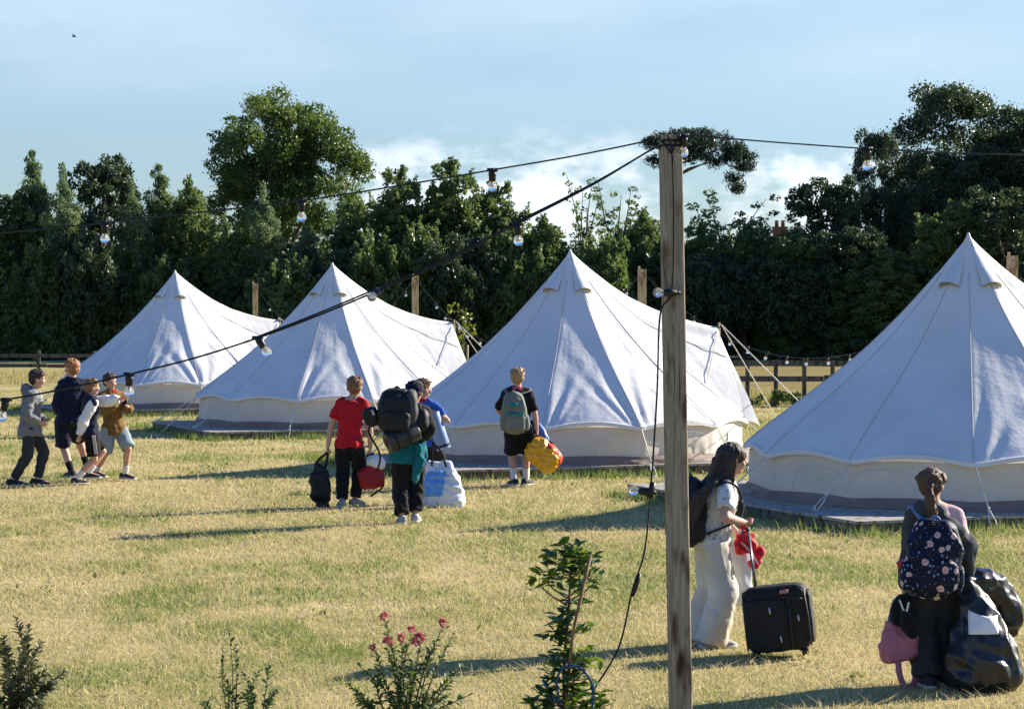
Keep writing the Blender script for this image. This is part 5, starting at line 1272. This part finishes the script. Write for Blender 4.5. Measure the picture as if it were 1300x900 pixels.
# yellow dry bag and blue sack held by the blond boy
o = thing('dry_bag', L5(p8, 689, 577, -.05), 'yellow holdall with red end carried by the blond boy', 'bag'); c = Vector(o.location)
dx = Vector((.62, -.10, -.62)).normalized(); dz = Vector((.66, 0, .70)).normalized(); dy = dz.cross(dx)
m = MB(); soft(m, (0, 0, 0), (.225, .150, .165), dx, dy, dz, 3.4); yb = M('yellow_pvc', (.72, .36, .010), .38, .07, 6, .4, 14, spec=.5); bd = fuse('bag_body', m, yb, o, voxel=.009, smooth=3, wr=.020, seed=85, wscale=(10, 10, 10))
m = MB(); soft(m, dz*.050+dx*.055, (.180, .130, .132), dx, dy, dz, 2.6); fuse('red_end', m, M('red_pvc', (.58, .05, .02), .38, spec=.5), bd, voxel=.010, smooth=3, wr=.016, seed=85)
m = MB(); ribbon(m, [dx*-.16+dz*.14, wp(p8, p8.wr)+Vector((0, -.02, -.075))-c, dx*.0+dz*.19], .03, .004, up=(0, 1, 0)); ribbon(m, [dx*-.22-dz*.05, dx*-.24+dz*.06, dx*-.18+dz*.15], .03, .004, up=(0, 1, 0)); m.build('carry_strap', pack_dk, o)
o = thing('stuff_sack', L5(p8, 686, 551, .12), 'blue sack tucked behind the hand of the blond boy', 'sack'); m = MB(); soft(m, (0, 0, 0), (.085, .08, .16), (.85, 0, .5), (0, 1, 0), (-.5, 0, .85), 2.5); fuse('sack_body', m, M('blue_nylon', (.03, .09, .36), .5, .1, 6), o, voxel=.010, smooth=3, wr=.01)
m = MB(); m.tube([(-.09, 0, .13), (-.11, 0, .17)], [.03, .02], 10); m.build('drawn_neck', pack_dk, o)
# wheeled suitcase
base = G(993, 833); o = thing('suitcase', base, 'upright black fabric suitcase with wheels, pulled by the girl in white jeans', 'suitcase'); o.rotation_euler = (0, R(-7), R(-10))
case = M('black_ballistic_nylon', (.012, .012, .014), .7, .2, 25, .4, 80, spec=.3)
m = MB(); soft(m, (0, 0, .245), (.205, .125, .205), (1, 0, 0), (0, 1, 0), (0, 0, 1), 7); cb = fuse('shell', m, case, o, voxel=.008, smooth=3, wr=.004, seed=2)
m = MB(); soft(m, (-.06, -.130, .22), (.135, .030, .165), (1, 0, 0), (0, 1, 0), (0, 0, 1), 6); fuse('front_pocket', m, case, cb, voxel=.008, smooth=3, wr=.004, seed=3)
m = MB(); soft(m, (.198, .0, .24), (.03, .10, .165), (1, 0, 0), (0, 1, 0), (0, 0, 1), 5); fuse('side_pocket', m, case, cb, voxel=.008, smooth=3, wr=.004, seed=4)
m = MB(); m.tube([(-.196, -.124, .07), (-.196, -.128, .25), (-.19, -.128, .43), (-.14, -.126, .452), (.14, -.126, .452), (.19, -.124, .43), (.20, -.122, .25), (.20, -.12, .07)], .006, 6); m.tube([(.0, -.128, .37), (.08, -.13, .385), (.19, -.125, .36)], .005, 6); m.tube([(.09, -.162, .39), (.09, -.164, .22), (.085, -.16, .06)], .005, 6); m.build('piping', M('case_piping', (.03, .03, .033), .5), cb)
for x, z in ((-.03, .31), (.02, .13), (.14, .25)):
    m = MB(); m.box((x, -.166 if x < .1 else -.136, z), (.006, .004, .022)); m.build('zip_pull', zipm, cb)
m = MB(); m.box((.07, -.131, .418), (.028, .003, .011)); m.build('badge', M('case_badge', (.42, .22, .23), .5), cb)
for sx in (-.15, .15):
    for sy in (-.085, .085):
        m = MB(); m.tube([(sx-.014, sy, .030), (sx+.014, sy, .030)], .029, 14); m.box((sx, sy, .05), (.024, .02, .012)); m.build('wheel', sock_m, o)
hloc = wp(p9, p9.wr)+Vector((.028, 0, -.045)); Mi = Matrix.Rotation(R(-10), 4, 'Z') @ Matrix.Rotation(R(-7), 4, 'Y'); hl_ = Mi.inverted() @ (hloc-base)
for sy in (-.028, .028):
    m = MB(); m.tube([(-.115, sy+.03, .44), hl_+Vector((0, sy, 0))], .0075, 8); m.build('handle_tube', M('handle_tube', (.11, .11, .12), .35, metal=.8) if 'handle_tube' not in bpy.data.materials else bpy.data.materials['handle_tube'], o)
m = MB(); m.tube([hl_+Vector((0, -.05, .005)), hl_+Vector((0, .05, .005))], .014, 10, round_ends=True); m.build('handle_grip', sock_m, o)
# white carrier bag and red cloth bag in her other hand
o = thing('carrier_bag', L5(p9, 941, 726, .17), 'tall pale plastic bag hanging between the girl in white jeans and suitcase', 'bag')
m = MB(); m.ell_loft([((.02, 0, -.23), Vector((.10, 0, 0)), Vector((0, .055, 0))), ((.015, 0, -.20), Vector((.112, 0, 0)), Vector((0, .07, 0))), ((0, 0, .0), Vector((.095, 0, 0)), Vector((0, .06, 0))), ((-.01, 0, .16), Vector((.072, 0, 0)), Vector((0, .045, 0))), ((-.01, 0, .20), Vector((.06, 0, 0)), Vector((0, .03, 0)))], 22, p=3)
fuse('bag_body', m, M('pale_plastic', (.55, .60, .61), .35, .06, 5, .3, 12, transl=.15, spec=.5), o, voxel=.010, smooth=2, wr=.02, seed=97, wscale=(10, 10, 3))
m = MB(); ribbon(m, [Vector((-.06, 0, .18)), wp(p9, p9.wl)+Vector((.0, 0, -.075))-Vector(o.location), Vector((.05, 0, .18))], .025, .003, up=(0, 1, 0)); m.build('handle', C_['white'], o)
o = thing('cloth_bag', L5(p9, 950, 697, .02), 'crumpled red cloth bag in the hand of the girl with the suitcase', 'bag')
m = MB(); soft(m, (-.02, 0, .04), (.075, .05, .085), (.9, 0, -.4), (0, 1, 0), (.4, 0, .9), 2.3); soft(m, (.055, .01, -.06), (.035, .04, .075), (.9, 0, -.4), (0, 1, 0), (.4, 0, .9), 2.3); m.tube(catmull([(-.05, 0, .10), (-.04, -.02, .15), (-.03, -.06, .16)]), .02, 8, round_ends=True)
fuse('bag_body', m, M('red_cloth', (.52, .008, .025), .7, .1, 7), o, voxel=.008, smooth=1, wr=.020, seed=98, wscale=(16, 16, 12))
m = MB(); ribbon(m, [Vector((-.06, -.04, .06)), Vector((.0, -.06, .0)), Vector((.06, -.05, -.09))], .012, .004, up=(0, 1, 0)); m.build('trim_cord', C_['pink'], o)
# pink holdall, black fleece draped on it
o = thing('holdall', L5(p10, 1142, 812, .0), 'dusky pink holdall with trailing strap held by the girl with ponytail', 'bag')
pk = M('dusky_pink_canvas', (.42, .15, .19), .75, .12, 7, .3, 30)
m = MB(); m.ell_loft([((.0, 0, -.115), Vector((.075, 0, .02)), Vector((0, .09, 0))), ((.0, 0, -.09), Vector((.105, 0, .03)), Vector((0, .11, 0))), ((-.005, 0, -.01), Vector((.115, 0, .03)), Vector((0, .11, 0))), ((.0, 0, .06), Vector((.095, 0, .03)), Vector((0, .085, 0))), ((.0, 0, .11), Vector((.085, 0, .02)), Vector((0, .04, 0))), ((.0, 0, .125), Vector((.08, 0, .02)), Vector((0, .02, 0)))], 24, p=2.8); fuse('bag_body', m, pk, o, voxel=.008, smooth=2, wr=.010, seed=108, wscale=(15, 15, 10))
m = MB(); ribbon(m, [Vector((-.02, -.08, -.06)), Vector((-.02, -.10, -.16)), Vector((.01, -.09, -.245)), Vector((.06, -.06, -.255)), Vector((.09, -.02, -.20)), Vector((.09, .02, -.08))], .035, .004, up=(0, 1, 0)); m.build('trailing_strap', pk, o)
m = MB(); lw = wp(p10, p10.wl)+Vector((0, 0, -.07))-Vector(o.location)
ribbon(m, [Vector((-.05, .04, .10)), Vector((-.02, .03, .22)), lw], .03, .004, up=(0, 1, 0)); ribbon(m, [Vector((.07, .0, .10)), Vector((.06, .0, .22)), lw], .03, .004, up=(0, 1, 0)); m.build('carry_strap', M('blue_grey_webbing', (.10, .13, .19), .8), o)
o = thing('fleece', L5(p10, 1144, 777, -.05), 'black crumpled fleece lying over the pink holdall', 'jacket')
m = MB(); soft(m, (0, 0, .02), (.075, .085, .085), (1, 0, 0), (0, 1, 0), (.1, 0, 1), 2.3); m.tube(catmull([(.0, -.06, .05), (.01, -.11, -.02), (.03, -.12, -.10)]), .04, 8, round_ends=True); fuse('folded_cloth', m, C_['black'], o, voxel=.009, smooth=2, wr=.022, seed=109)
m = MB(); m.tube(catmull([(-.03, -.07, .09), (.0, -.10, .02), (.02, -.10, .08)]), .006, 6); m.build('cord', C_['white'], o)
# bin bag with paper label, and a second black sack behind it
binm = M('black_polythene', (.013, .014, .016), .36, .2, 8, .6, 14, spec=.5)
base = G(1246, 874); o = thing('bin_bag', base, 'big full black bin bag with white paper label at lower right', 'bin bag'); s = F/base.y
def q2(px, py, dy=0): return Vector(((px-1246)/s, dy, (874-py)/s))
m = MB(); X = Vector((1, 0, 0)); Y = Vector((0, 1, 0))
m.ell_loft([(q2(1246, 873), X*.19, Y*.16), (q2(1247, 862), X*.225, Y*.20), (q2(1247, 838), X*.228, Y*.21), (q2(1244, 808), X*.185, Y*.18), (q2(1240, 780), X*.125, Y*.125), (q2(1236, 757), X*.075, Y*.07), (q2(1231, 744), X*.04, Y*.035), (q2(1227, 736), X*.022, Y*.02)], 28, p=2.2)
m.tube(catmull([q2(1216, 800, -.05), q2(1210, 830, -.12), q2(1212, 862, -.10)]), .06, 10, round_ends=True); m.ell(q2(1275, 850, -.05), (.10, .12, .10)); m.ell(q2(1222, 855, -.09), (.11, .12, .09)); m.ell(q2(1258, 815, -.06), (.09, .11, .10))
bbg = fuse('bag_body', m, binm, o, voxel=.009, smooth=3, wr=.018, seed=110, wscale=(10, 10, 5))
m = MB(); vs = []; n = 8
for j in range(n+1):
    for i in range(n+1):
        u, v = i/n, j/n; px = 1223+38*u+(v)*8*(1-u)*.0+(1-v)*2; py = 771+29*v+4*math.sin(u*3)*(1-v)+(6*u*(1-v))
        t = (py-760)/60; vs.append(q2(px, py, -(.105+.085*min(1, max(0, t)))-.028*math.sin(math.pi*u)))
m.add(vs, [(j*(n+1)+i, j*(n+1)+i+1, (j+1)*(n+1)+i+1, (j+1)*(n+1)+i) for j in range(n) for i in range(n)])
lb = m.build('paper_label', M('white_paper', (.74, .75, .78), .7), bbg); sd = lb.modifiers.new('s', 'SOLIDIFY'); sd.thickness = .002
sw = lb.modifiers.new('w', 'SHRINKWRAP'); sw.target = bbg; sw.wrap_method = 'PROJECT'; sw.use_project_x = False; sw.use_project_y = True; sw.use_negative_direction = True; sw.use_positive_direction = True; sw.offset = .004
lb.modifiers.move(1, 0)
o = thing('sleeping_bag_sack', base+q2(1272, 775, .26), 'second black sack, long and bent, held behind the labelled bin bag', 'sack'); c0 = q2(1272, 775, .26)
m = MB(); m.tube([x-c0 for x in catmull([q2(1229, 738, .03), q2(1242, 741, .10), q2(1262, 748, .20), q2(1278, 764, .25), q2(1289, 786, .27), q2(1292, 806, .28)], 4)], [.022, .03, .04, .055, .07, .08, .088, .092, .096, .10, .104, .106, .108, .11, .11, .11, .11, .108, .106, .09, .06], 16, round_ends=True)
fuse('sack_body', m, binm, o, voxel=.009, smooth=3, wr=.014, seed=111, wscale=(12, 12, 8))
m = MB(); m.tube([x-c0 for x in (q2(1227, 736, .02), q2(1229, 738, .03), q2(1235, 739.5, .06))], [.016, .014, .022], 10); m.build('knotted_neck', binm, o)
# ================================================================== PLANTS IN THE FOREGROUND
def leaf_shape(m, base, d, n, L, w, mi=0, fold=.25, droop=.15):
    """a real leaf blade: midrib, two folded halves, tapered tip"""
    d = d.normalized(); s = d.cross(n).normalized(); n = s.cross(d).normalized(); st = ((0, .12), (.25, .72), (.55, 1.0), (.8, .62), (1, .03)); vs = []
    for q, k in st:
        c = base+d*L*q-n*droop*L*q*q; vs += [c+s*w*k*.5+n*fold*w*k*.5, c, c-s*w*k*.5+n*fold*w*k*.5]
    b = len(m.v); m.v += [tuple(v) for v in vs]
    for k in range(4):
        for j in (0, 1): m.f.append((b+k*3+j, b+k*3+j+1, b+k*3+j+4, b+k*3+j+3)); m.m.append(mi)
glossy = M('glossy_dark_leaf', (.020, .040, .014), .4, .35, 30, transl=.12, spec=.4); glossy2 = M('laurel_leaf', (.070, .135, .026), .35, .35, 18, transl=.42, spec=.5)
fresh = M('fresh_leaf', (.16, .24, .020), .45, .2, 20, transl=.45, spec=.4); small_l = M('small_green_leaf', (.065, .12, .036), .5, .3, 20, transl=.42); bronze = M('dark_bronze_leaf', (.095, .11, .045), .5, .35, 25, transl=.3, spec=.5)
stem = M('plant_stem', (.10, .065, .04), .8, .2, 8); cane_m = wood_mat('bamboo_cane', (.20, .11, .06), (.32, .20, .11), 8); petal = M('pink_petal', (.52, .15, .18), .7, .3, 40, transl=.3)
hose_m = M('blue_hose', (.012, .055, .15), .35)
def plant(name, base, label, cat): return empty(name, base, label, cat)
def shoots(m_st, m_lf, tips, rd, L, w, per, fresh_top=.0, base=Vector((0, 0, 0)), r=.006, spread=.35, start=.18, up=.6):
    """tips: end points of stems; leaves set alternately along each stem"""
    for tp in tips:
        tp = Vector(tp); mid = base.lerp(tp, .5)+Vector((rd.gauss(0, .03), rd.gauss(0, .03), .04)); path = catmull([base+Vector((rd.gauss(0, .02), rd.gauss(0, .02), 0)), mid, tp], 8)
        m_st.tube(path, [r*(1-.7*i/(len(path)-1)) for i in range(len(path))], 6); n = len(path)
        for k in range(per):
            q = start+(1-start)*(k+rd.random())/per; i = min(n-2, int(q*(n-1))); p = path[i].lerp(path[i+1], q*(n-1)-i); ax = (path[i+1]-path[i]).normalized()
            t = k*2.4+rd.uniform(-.5, .5); o = ax.orthogonal().normalized(); o2 = ax.cross(o); d = (o*math.cos(t)+o2*math.sin(t))*rd.uniform(.6, 1)+ax*up
            s = rd.uniform(.7, 1.15)*(1 if q < .9 else .75); leaf_shape(m_lf, p, d, (ax*.8+Vector((rd.gauss(0, .3), rd.gauss(0, .3), .5))).normalized(), L*s, w*s, 1 if rd.random() < fresh_top*(q**2) else 0)
# dark glossy shrub at bottom left
B1 = W(20, HOR, 11.9); b = Vector((B1.x, 11.9, 0)); s = F/11.9
def t2(px, py, dy, bx): return Vector(((px-bx)/s, dy, (HOR+EYE*s-py)/s))
rd = random.Random(2); root = plant('evergreen_shrub', b, 'dark glossy leaved shrub cut by the lower left corner', 'shrub'); ms, ml = MB(), MB()
tips = [t2(*q, 20) for q in ((20, 784, 0), (36, 796, .02), (8, 806, -.05), (50, 818, .05), (60, 848, -.02), (84, 851, 0), (2, 830, .1), (30, 822, -.1), (-15, 800, .05), (-30, 830, -.05), (40, 845, .12), (15, 850, -.15), (66, 868, .05), (-45, 860, 0), (55, 880, -.12), (25, 870, .15), (-20, 880, .1), (-60, 890, 0), (10, 895, -.2), (40, 900, .2))]
shoots(ms, ml, tips, rd, .052, .027, 60, r=.007); ms.build('stems', stem, root); ml.build('foliage', [bronze, bronze], root, smooth=False)
# thin wispy sapling and its low neighbour
for (bx, tl, lab, seed) in ((297, ((290, 790, 0), (282, 820, .03), (300, 815, -.03), (278, 850, 0), (305, 850, .05), (262, 890, 0), (255, 892, .05), (290, 870, -.05)), 'thin wispy plant with tiny leaves at bottom left of centre', 3), (330, ((342, 838, 0), (330, 850, .03), (352, 870, -.02), (318, 868, .0), (345, 885, .05), (308, 880, .02), (325, 880, -.04)), 'low wispy plant right beside the thin taller one', 4)):
    b = Vector((W(bx, HOR, 11.8).x, 11.8, 0)); s = F/11.8; rd = random.Random(seed); root = plant('wispy_plant', b, lab, 'plant'); ms, ml = MB(), MB()
    shoots(ms, ml, [t2(*q, bx) for q in tl], rd, .036, .017, 36, r=.0035, start=.22); ms.build('stems', stem, root); ml.build('foliage', [small_l, small_l], root, smooth=False)
# bush with pink flower heads
bx = 515; b = Vector((W(bx, HOR, 11.7).x, 11.7, 0)); s = F/11.7; rd = random.Random(8); root = plant('flowering_bush', b, 'leafy bush with small pink flower heads at bottom centre', 'bush'); ms, ml = MB(), MB()
tl = [(488, 785, 0), (562, 795, .0), (522, 806, .04), (510, 815, -.03), (534, 812, .02), (474, 822, .03), (492, 820, -.05), (575, 806, .04), (555, 815, -.04), (545, 830, .08), (480, 845, -.06), (500, 835, .1), (525, 835, -.1), (588, 845, .02), (575, 860, -.05), (455, 845, .02), (442, 868, 0), (450, 885, .06), (465, 890, -.06), (570, 885, .1), (520, 870, .12), (495, 880, -.12), (545, 880, -.12), (600, 880, 0)]
shoots(ms, ml, [t2(*q, bx) for q in tl], rd, .042, .024, 42, fresh_top=.16, r=.006); ms.build('stems', stem, root); ml.build('foliage', [M('bush_leaf', (.095, .145, .045), .5, .4, 20, transl=.42, spec=.35), fresh], root, smooth=False)
for px, py, r_ in ((487.5, 780, .021), (562, 790, .020), (522, 799, .018), (510, 807, .020), (532, 809, .027), (491, 813, .019), (473, 821, .016), (528, 815, .02), (497, 817, .012)):
    c = t2(px, py, rd.uniform(-.06, .02), bx); m = MB()
    for k in range(46):
        d = Vector((rd.gauss(0, 1), rd.gauss(0, 1), rd.gauss(.25, 1))).normalized(); leaf_shape(m, c+d*r_*.35, d+Vector((0, 0, .2)), d.orthogonal(), r_*rd.uniform(.7, 1.2), r_*.55)
    m.build('flower_head', petal, root, smooth=False)
# staked laurel with blue hose loop
bx = 720; b = Vector((W(bx, HOR, 11.8).x, 11.8, 0)); s = F/11.8; rd = random.Random(12); root = plant('laurel_sapling', b, 'tall young laurel tied to a leaning cane, left of the tall post', 'shrub'); ms, ml = MB(), MB()
main = catmull([t2(718, 930, 0, bx)*1, t2(716, 850, 0, bx), t2(722, 770, 0, bx), t2(726, 700, 0, bx)], 8); main[0].z = -.02; ms.tube(main, [.011*(1-.55*i/len(main)) for i in range(len(main))], 7)
def whorl(px, py, dy, n, L, w, fr, ax=(0, 0, 1), r=.026):
    c = t2(px, py, dy, bx)
    for k in range(n):
        t = k*2.4+rd.uniform(-.4, .4); d = Vector((math.cos(t), math.sin(t), rd.uniform(-.1, .9))); leaf_shape(ml, c+Vector((rd.gauss(0, r), rd.gauss(0, r), rd.gauss(0, r))), d, Vector((rd.gauss(0, .4), rd.gauss(0, .4), 1)), L*rd.uniform(.75, 1.15), w*rd.uniform(.8, 1.1), 1 if rd.random() < fr else 0)
for px, py, dy, n, fr in ((726, 700, 0, 9, .5), (735, 708, .03, 12, .2), (718, 712, -.03, 12, .55), (746, 712, .02, 10, .15), (708, 708, 0, 9, .5), (728, 726, 0, 14, .15), (748, 733, .05, 9, .1), (706, 728, .04, 8, .1), (688, 733, 0, 8, .95), (683, 742, .02, 5, .6), (757, 738, 0, 4, .1), (722, 748, 0, 7, .1), (728, 765, .02, 5, .05), (716, 778, 0, 6, .05), (712, 792, 0, 10, .05), (722, 806, .03, 10, .1), (704, 803, 0, 7, .05), (735, 800, .0, 5, .1), (712, 820, -.03, 9, .05), (726, 832, 0, 9, .1), (704, 838, .02, 8, .05), (742, 838, -.02, 9, .85), (748, 845, .02, 5, .9), (716, 850, 0, 10, .05), (700, 858, 0, 9, .05), (735, 858, .03, 10, .6), (720, 872, -.04, 12, .1), (694, 878, 0, 14, .08), (684, 892, .03, 12, .08), (706, 890, .04, 13, .1), (738, 880, 0, 12, .3), (756, 888, .02, 12, .35), (724, 893, -.05, 12, .7), (748, 900, .03, 12, .2), (700, 905, -.04, 12, .2), (765, 897, 0, 7, .2)):
    whorl(px, py, dy, int(n*1.7)+1, .072, .038, fr)
    if abs(px-720) > 16: a = t2(720, py+26, 0, bx); c = t2(px, py, dy, bx); ms.tube([a, a.lerp(c, .5)-Vector((0, 0, .01)), c], [.005, .004, .003], 5)
ms.build('stems', stem, root); ml.build('foliage', [glossy2, fresh], root, smooth=False)
m = MB(); m.tube([t2(714, 930, -.05, bx), t2(727, 800, -.06, bx), t2(749, 703, -.06, bx)], .0085, 8); tag(m.build('garden_cane', cane_m, loc=b), 'leaning brown cane staking the young laurel', 'cane')
m = MB(); m.tube(catmull([t2(712, 892, -.08, bx), t2(706, 865, -.09, bx), t2(711, 848, -.09, bx), t2(724, 841, -.10, bx), t2(740, 847, -.09, bx), t2(750, 862, -.08, bx), t2(752.5, 874, -.07, bx), t2(752, 890, -.06, bx), t2(745, 915, -.02, bx)]), .0065, 8); tag(m.build('hose', hose_m, loc=b), 'loop of blue hose among the lower leaves of the laurel', 'hose')
# ================================================================== SKY, SUN, CAMERA
world = bpy.data.worlds.new('World'); sc.world = world; world.use_nodes = True
nt = world.node_tree; L = nt.links; bg = nt.nodes['Background']; bg.inputs['Strength'].default_value = .072
sky = nt.nodes.new('ShaderNodeTexSky'); sky.sky_type = 'NISHITA'; sky.sun_disc = False
sky.sun_elevation = SUN_EL; sky.sun_rotation = SUN_AZ; sky.air_density = 1.0; sky.dust_density = .15; sky.ozone_density = 3.5; sky.altitude = 0
tc = nt.nodes.new('ShaderNodeTexCoord')
def wn(kind, **k):
    n = nt.nodes.new(kind)
    for a, b in k.items(): setattr(n, a, b)
    return n
def math_(op, a, b=None, clamp=False):
    n = wn('ShaderNodeMath', operation=op, use_clamp=clamp)
    for i, q in enumerate((a, b)):
        if q is None: continue
        if hasattr(q, 'links'): L.new(q, n.inputs[i])
        else: n.inputs[i].default_value = q
    return n.outputs[0]
def wnoise(scale, stretch, detail=6, rough=.6, off=(0, 0, 0)):
    mp = wn('ShaderNodeMapping'); mp.inputs['Scale'].default_value = stretch; mp.inputs['Location'].default_value = off
    L.new(tc.outputs['Generated'], mp.inputs['Vector']); n = wn('ShaderNodeTexNoise'); n.inputs['Scale'].default_value = scale
    n.inputs['Detail'].default_value = detail; n.inputs['Roughness'].default_value = rough; L.new(mp.outputs[0], n.inputs['Vector']); return n.outputs['Fac']
def sstep(v, a, b):
    n = wn('ShaderNodeMapRange', interpolation_type='SMOOTHSTEP'); L.new(v, n.inputs[0]); n.inputs[1].default_value = a; n.inputs[2].default_value = b; return n.outputs[0]
sep = wn('ShaderNodeSeparateXYZ'); L.new(tc.outputs['Generated'], sep.inputs[0]); el = sep.outputs['Z']
# thin high veil, streaked along the horizon
veil = math_('MULTIPLY', sstep(wnoise(6, (.8, .8, 3.2), 5, .5, (3, 1, 0)), .25, .80), sstep(el, .066, .105))
veil = math_('MULTIPLY', math_('ADD', math_('MULTIPLY', veil, .55), math_('ADD', math_('MULTIPLY', sstep(el, .03, .10), .26), .14)), math_('SUBTRACT', 1.0, sstep(el, .15, .30)))
# bank of cumulus low over the wood
cn = wnoise(24, (1, 1, 1.9), 7, .55, (.43, 0, .2))
bank = math_('MULTIPLY', sstep(el, .005, .03), math_('SUBTRACT', 1.0, sstep(el, .056, .084)))
ax_ = sep.outputs['X']
m1 = math_('MULTIPLY', sstep(ax_, -.10, -.05), math_('SUBTRACT', 1.0, sstep(ax_, .05, .085)))
m2 = math_('MULTIPLY', sstep(ax_, .075, .105), math_('SUBTRACT', 1.0, sstep(ax_, .14, .19)))
bank = math_('MULTIPLY', bank, math_('ADD', m1, m2, True))
cum = math_('MULTIPLY', sstep(math_('ADD', cn, math_('MULTIPLY', bank, .16)),   .53, .70), bank)
mx = wn('ShaderNodeMix', data_type='RGBA'); 
gm_ = wn('ShaderNodeMix', data_type='RGBA', blend_type='MULTIPLY'); gm_.inputs[0].default_value = 1
gr = wn('ShaderNodeMix', data_type='RGBA'); L.new(sstep(el, .11, .34), gr.inputs[0]); gr.inputs[6].default_value = (.53, .585, .665, 1); gr.inputs[7].default_value = (.50, .80, 1.19, 1)
L.new(sky.outputs[0], gm_.inputs[6]); L.new(gr.outputs[2], gm_.inputs[7])
L.new(veil, mx.inputs[0]); L.new(gm_.outputs[2], mx.inputs[6]); mx.inputs[7].default_value = (3.75, 4.95, 5.95, 1)
mx2 = wn('ShaderNodeMix', data_type='RGBA'); L.new(math_('MULTIPLY', cum, .85), mx2.inputs[0]); L.new(mx.outputs[2], mx2.inputs[6]); mx2.inputs[7].default_value = (6.6, 7.1, 7.7, 1)
L.new(mx2.outputs[2], bg.inputs['Color'])

sl = bpy.data.lights.new('sun', 'SUN'); sl.energy = 5.0; sl.angle = R(.53); sl.color = (1, .90, .74)
so = bpy.data.objects.new('sun', sl); col.objects.link(so); so.rotation_euler = SUND.to_track_quat('Z', 'Y').to_euler(); so.location = (30, 10, 40)

cam = bpy.data.cameras.new('camera'); cam.sensor_width = 36; cam.lens = 36*F/1300; cam.clip_end = 4000; cam.clip_start = .1
cam.shift_y = -(450-HOR)/1300
co = bpy.data.objects.new('camera', cam); col.objects.link(co); co.location = (0, 0, EYE); co.rotation_euler = (R(90), 0, 0); sc.camera = co
sc.view_settings.view_transform = 'Standard'; sc.view_settings.look = 'None'; sc.view_settings.exposure = 1.27; sc.view_settings.gamma = 1
sc.render.engine = 'CYCLES'; sc.cycles.max_bounces = 8; sc.cycles.transparent_max_bounces = 8
sc.cycles.use_adaptive_sampling = True; sc.cycles.use_denoising = True
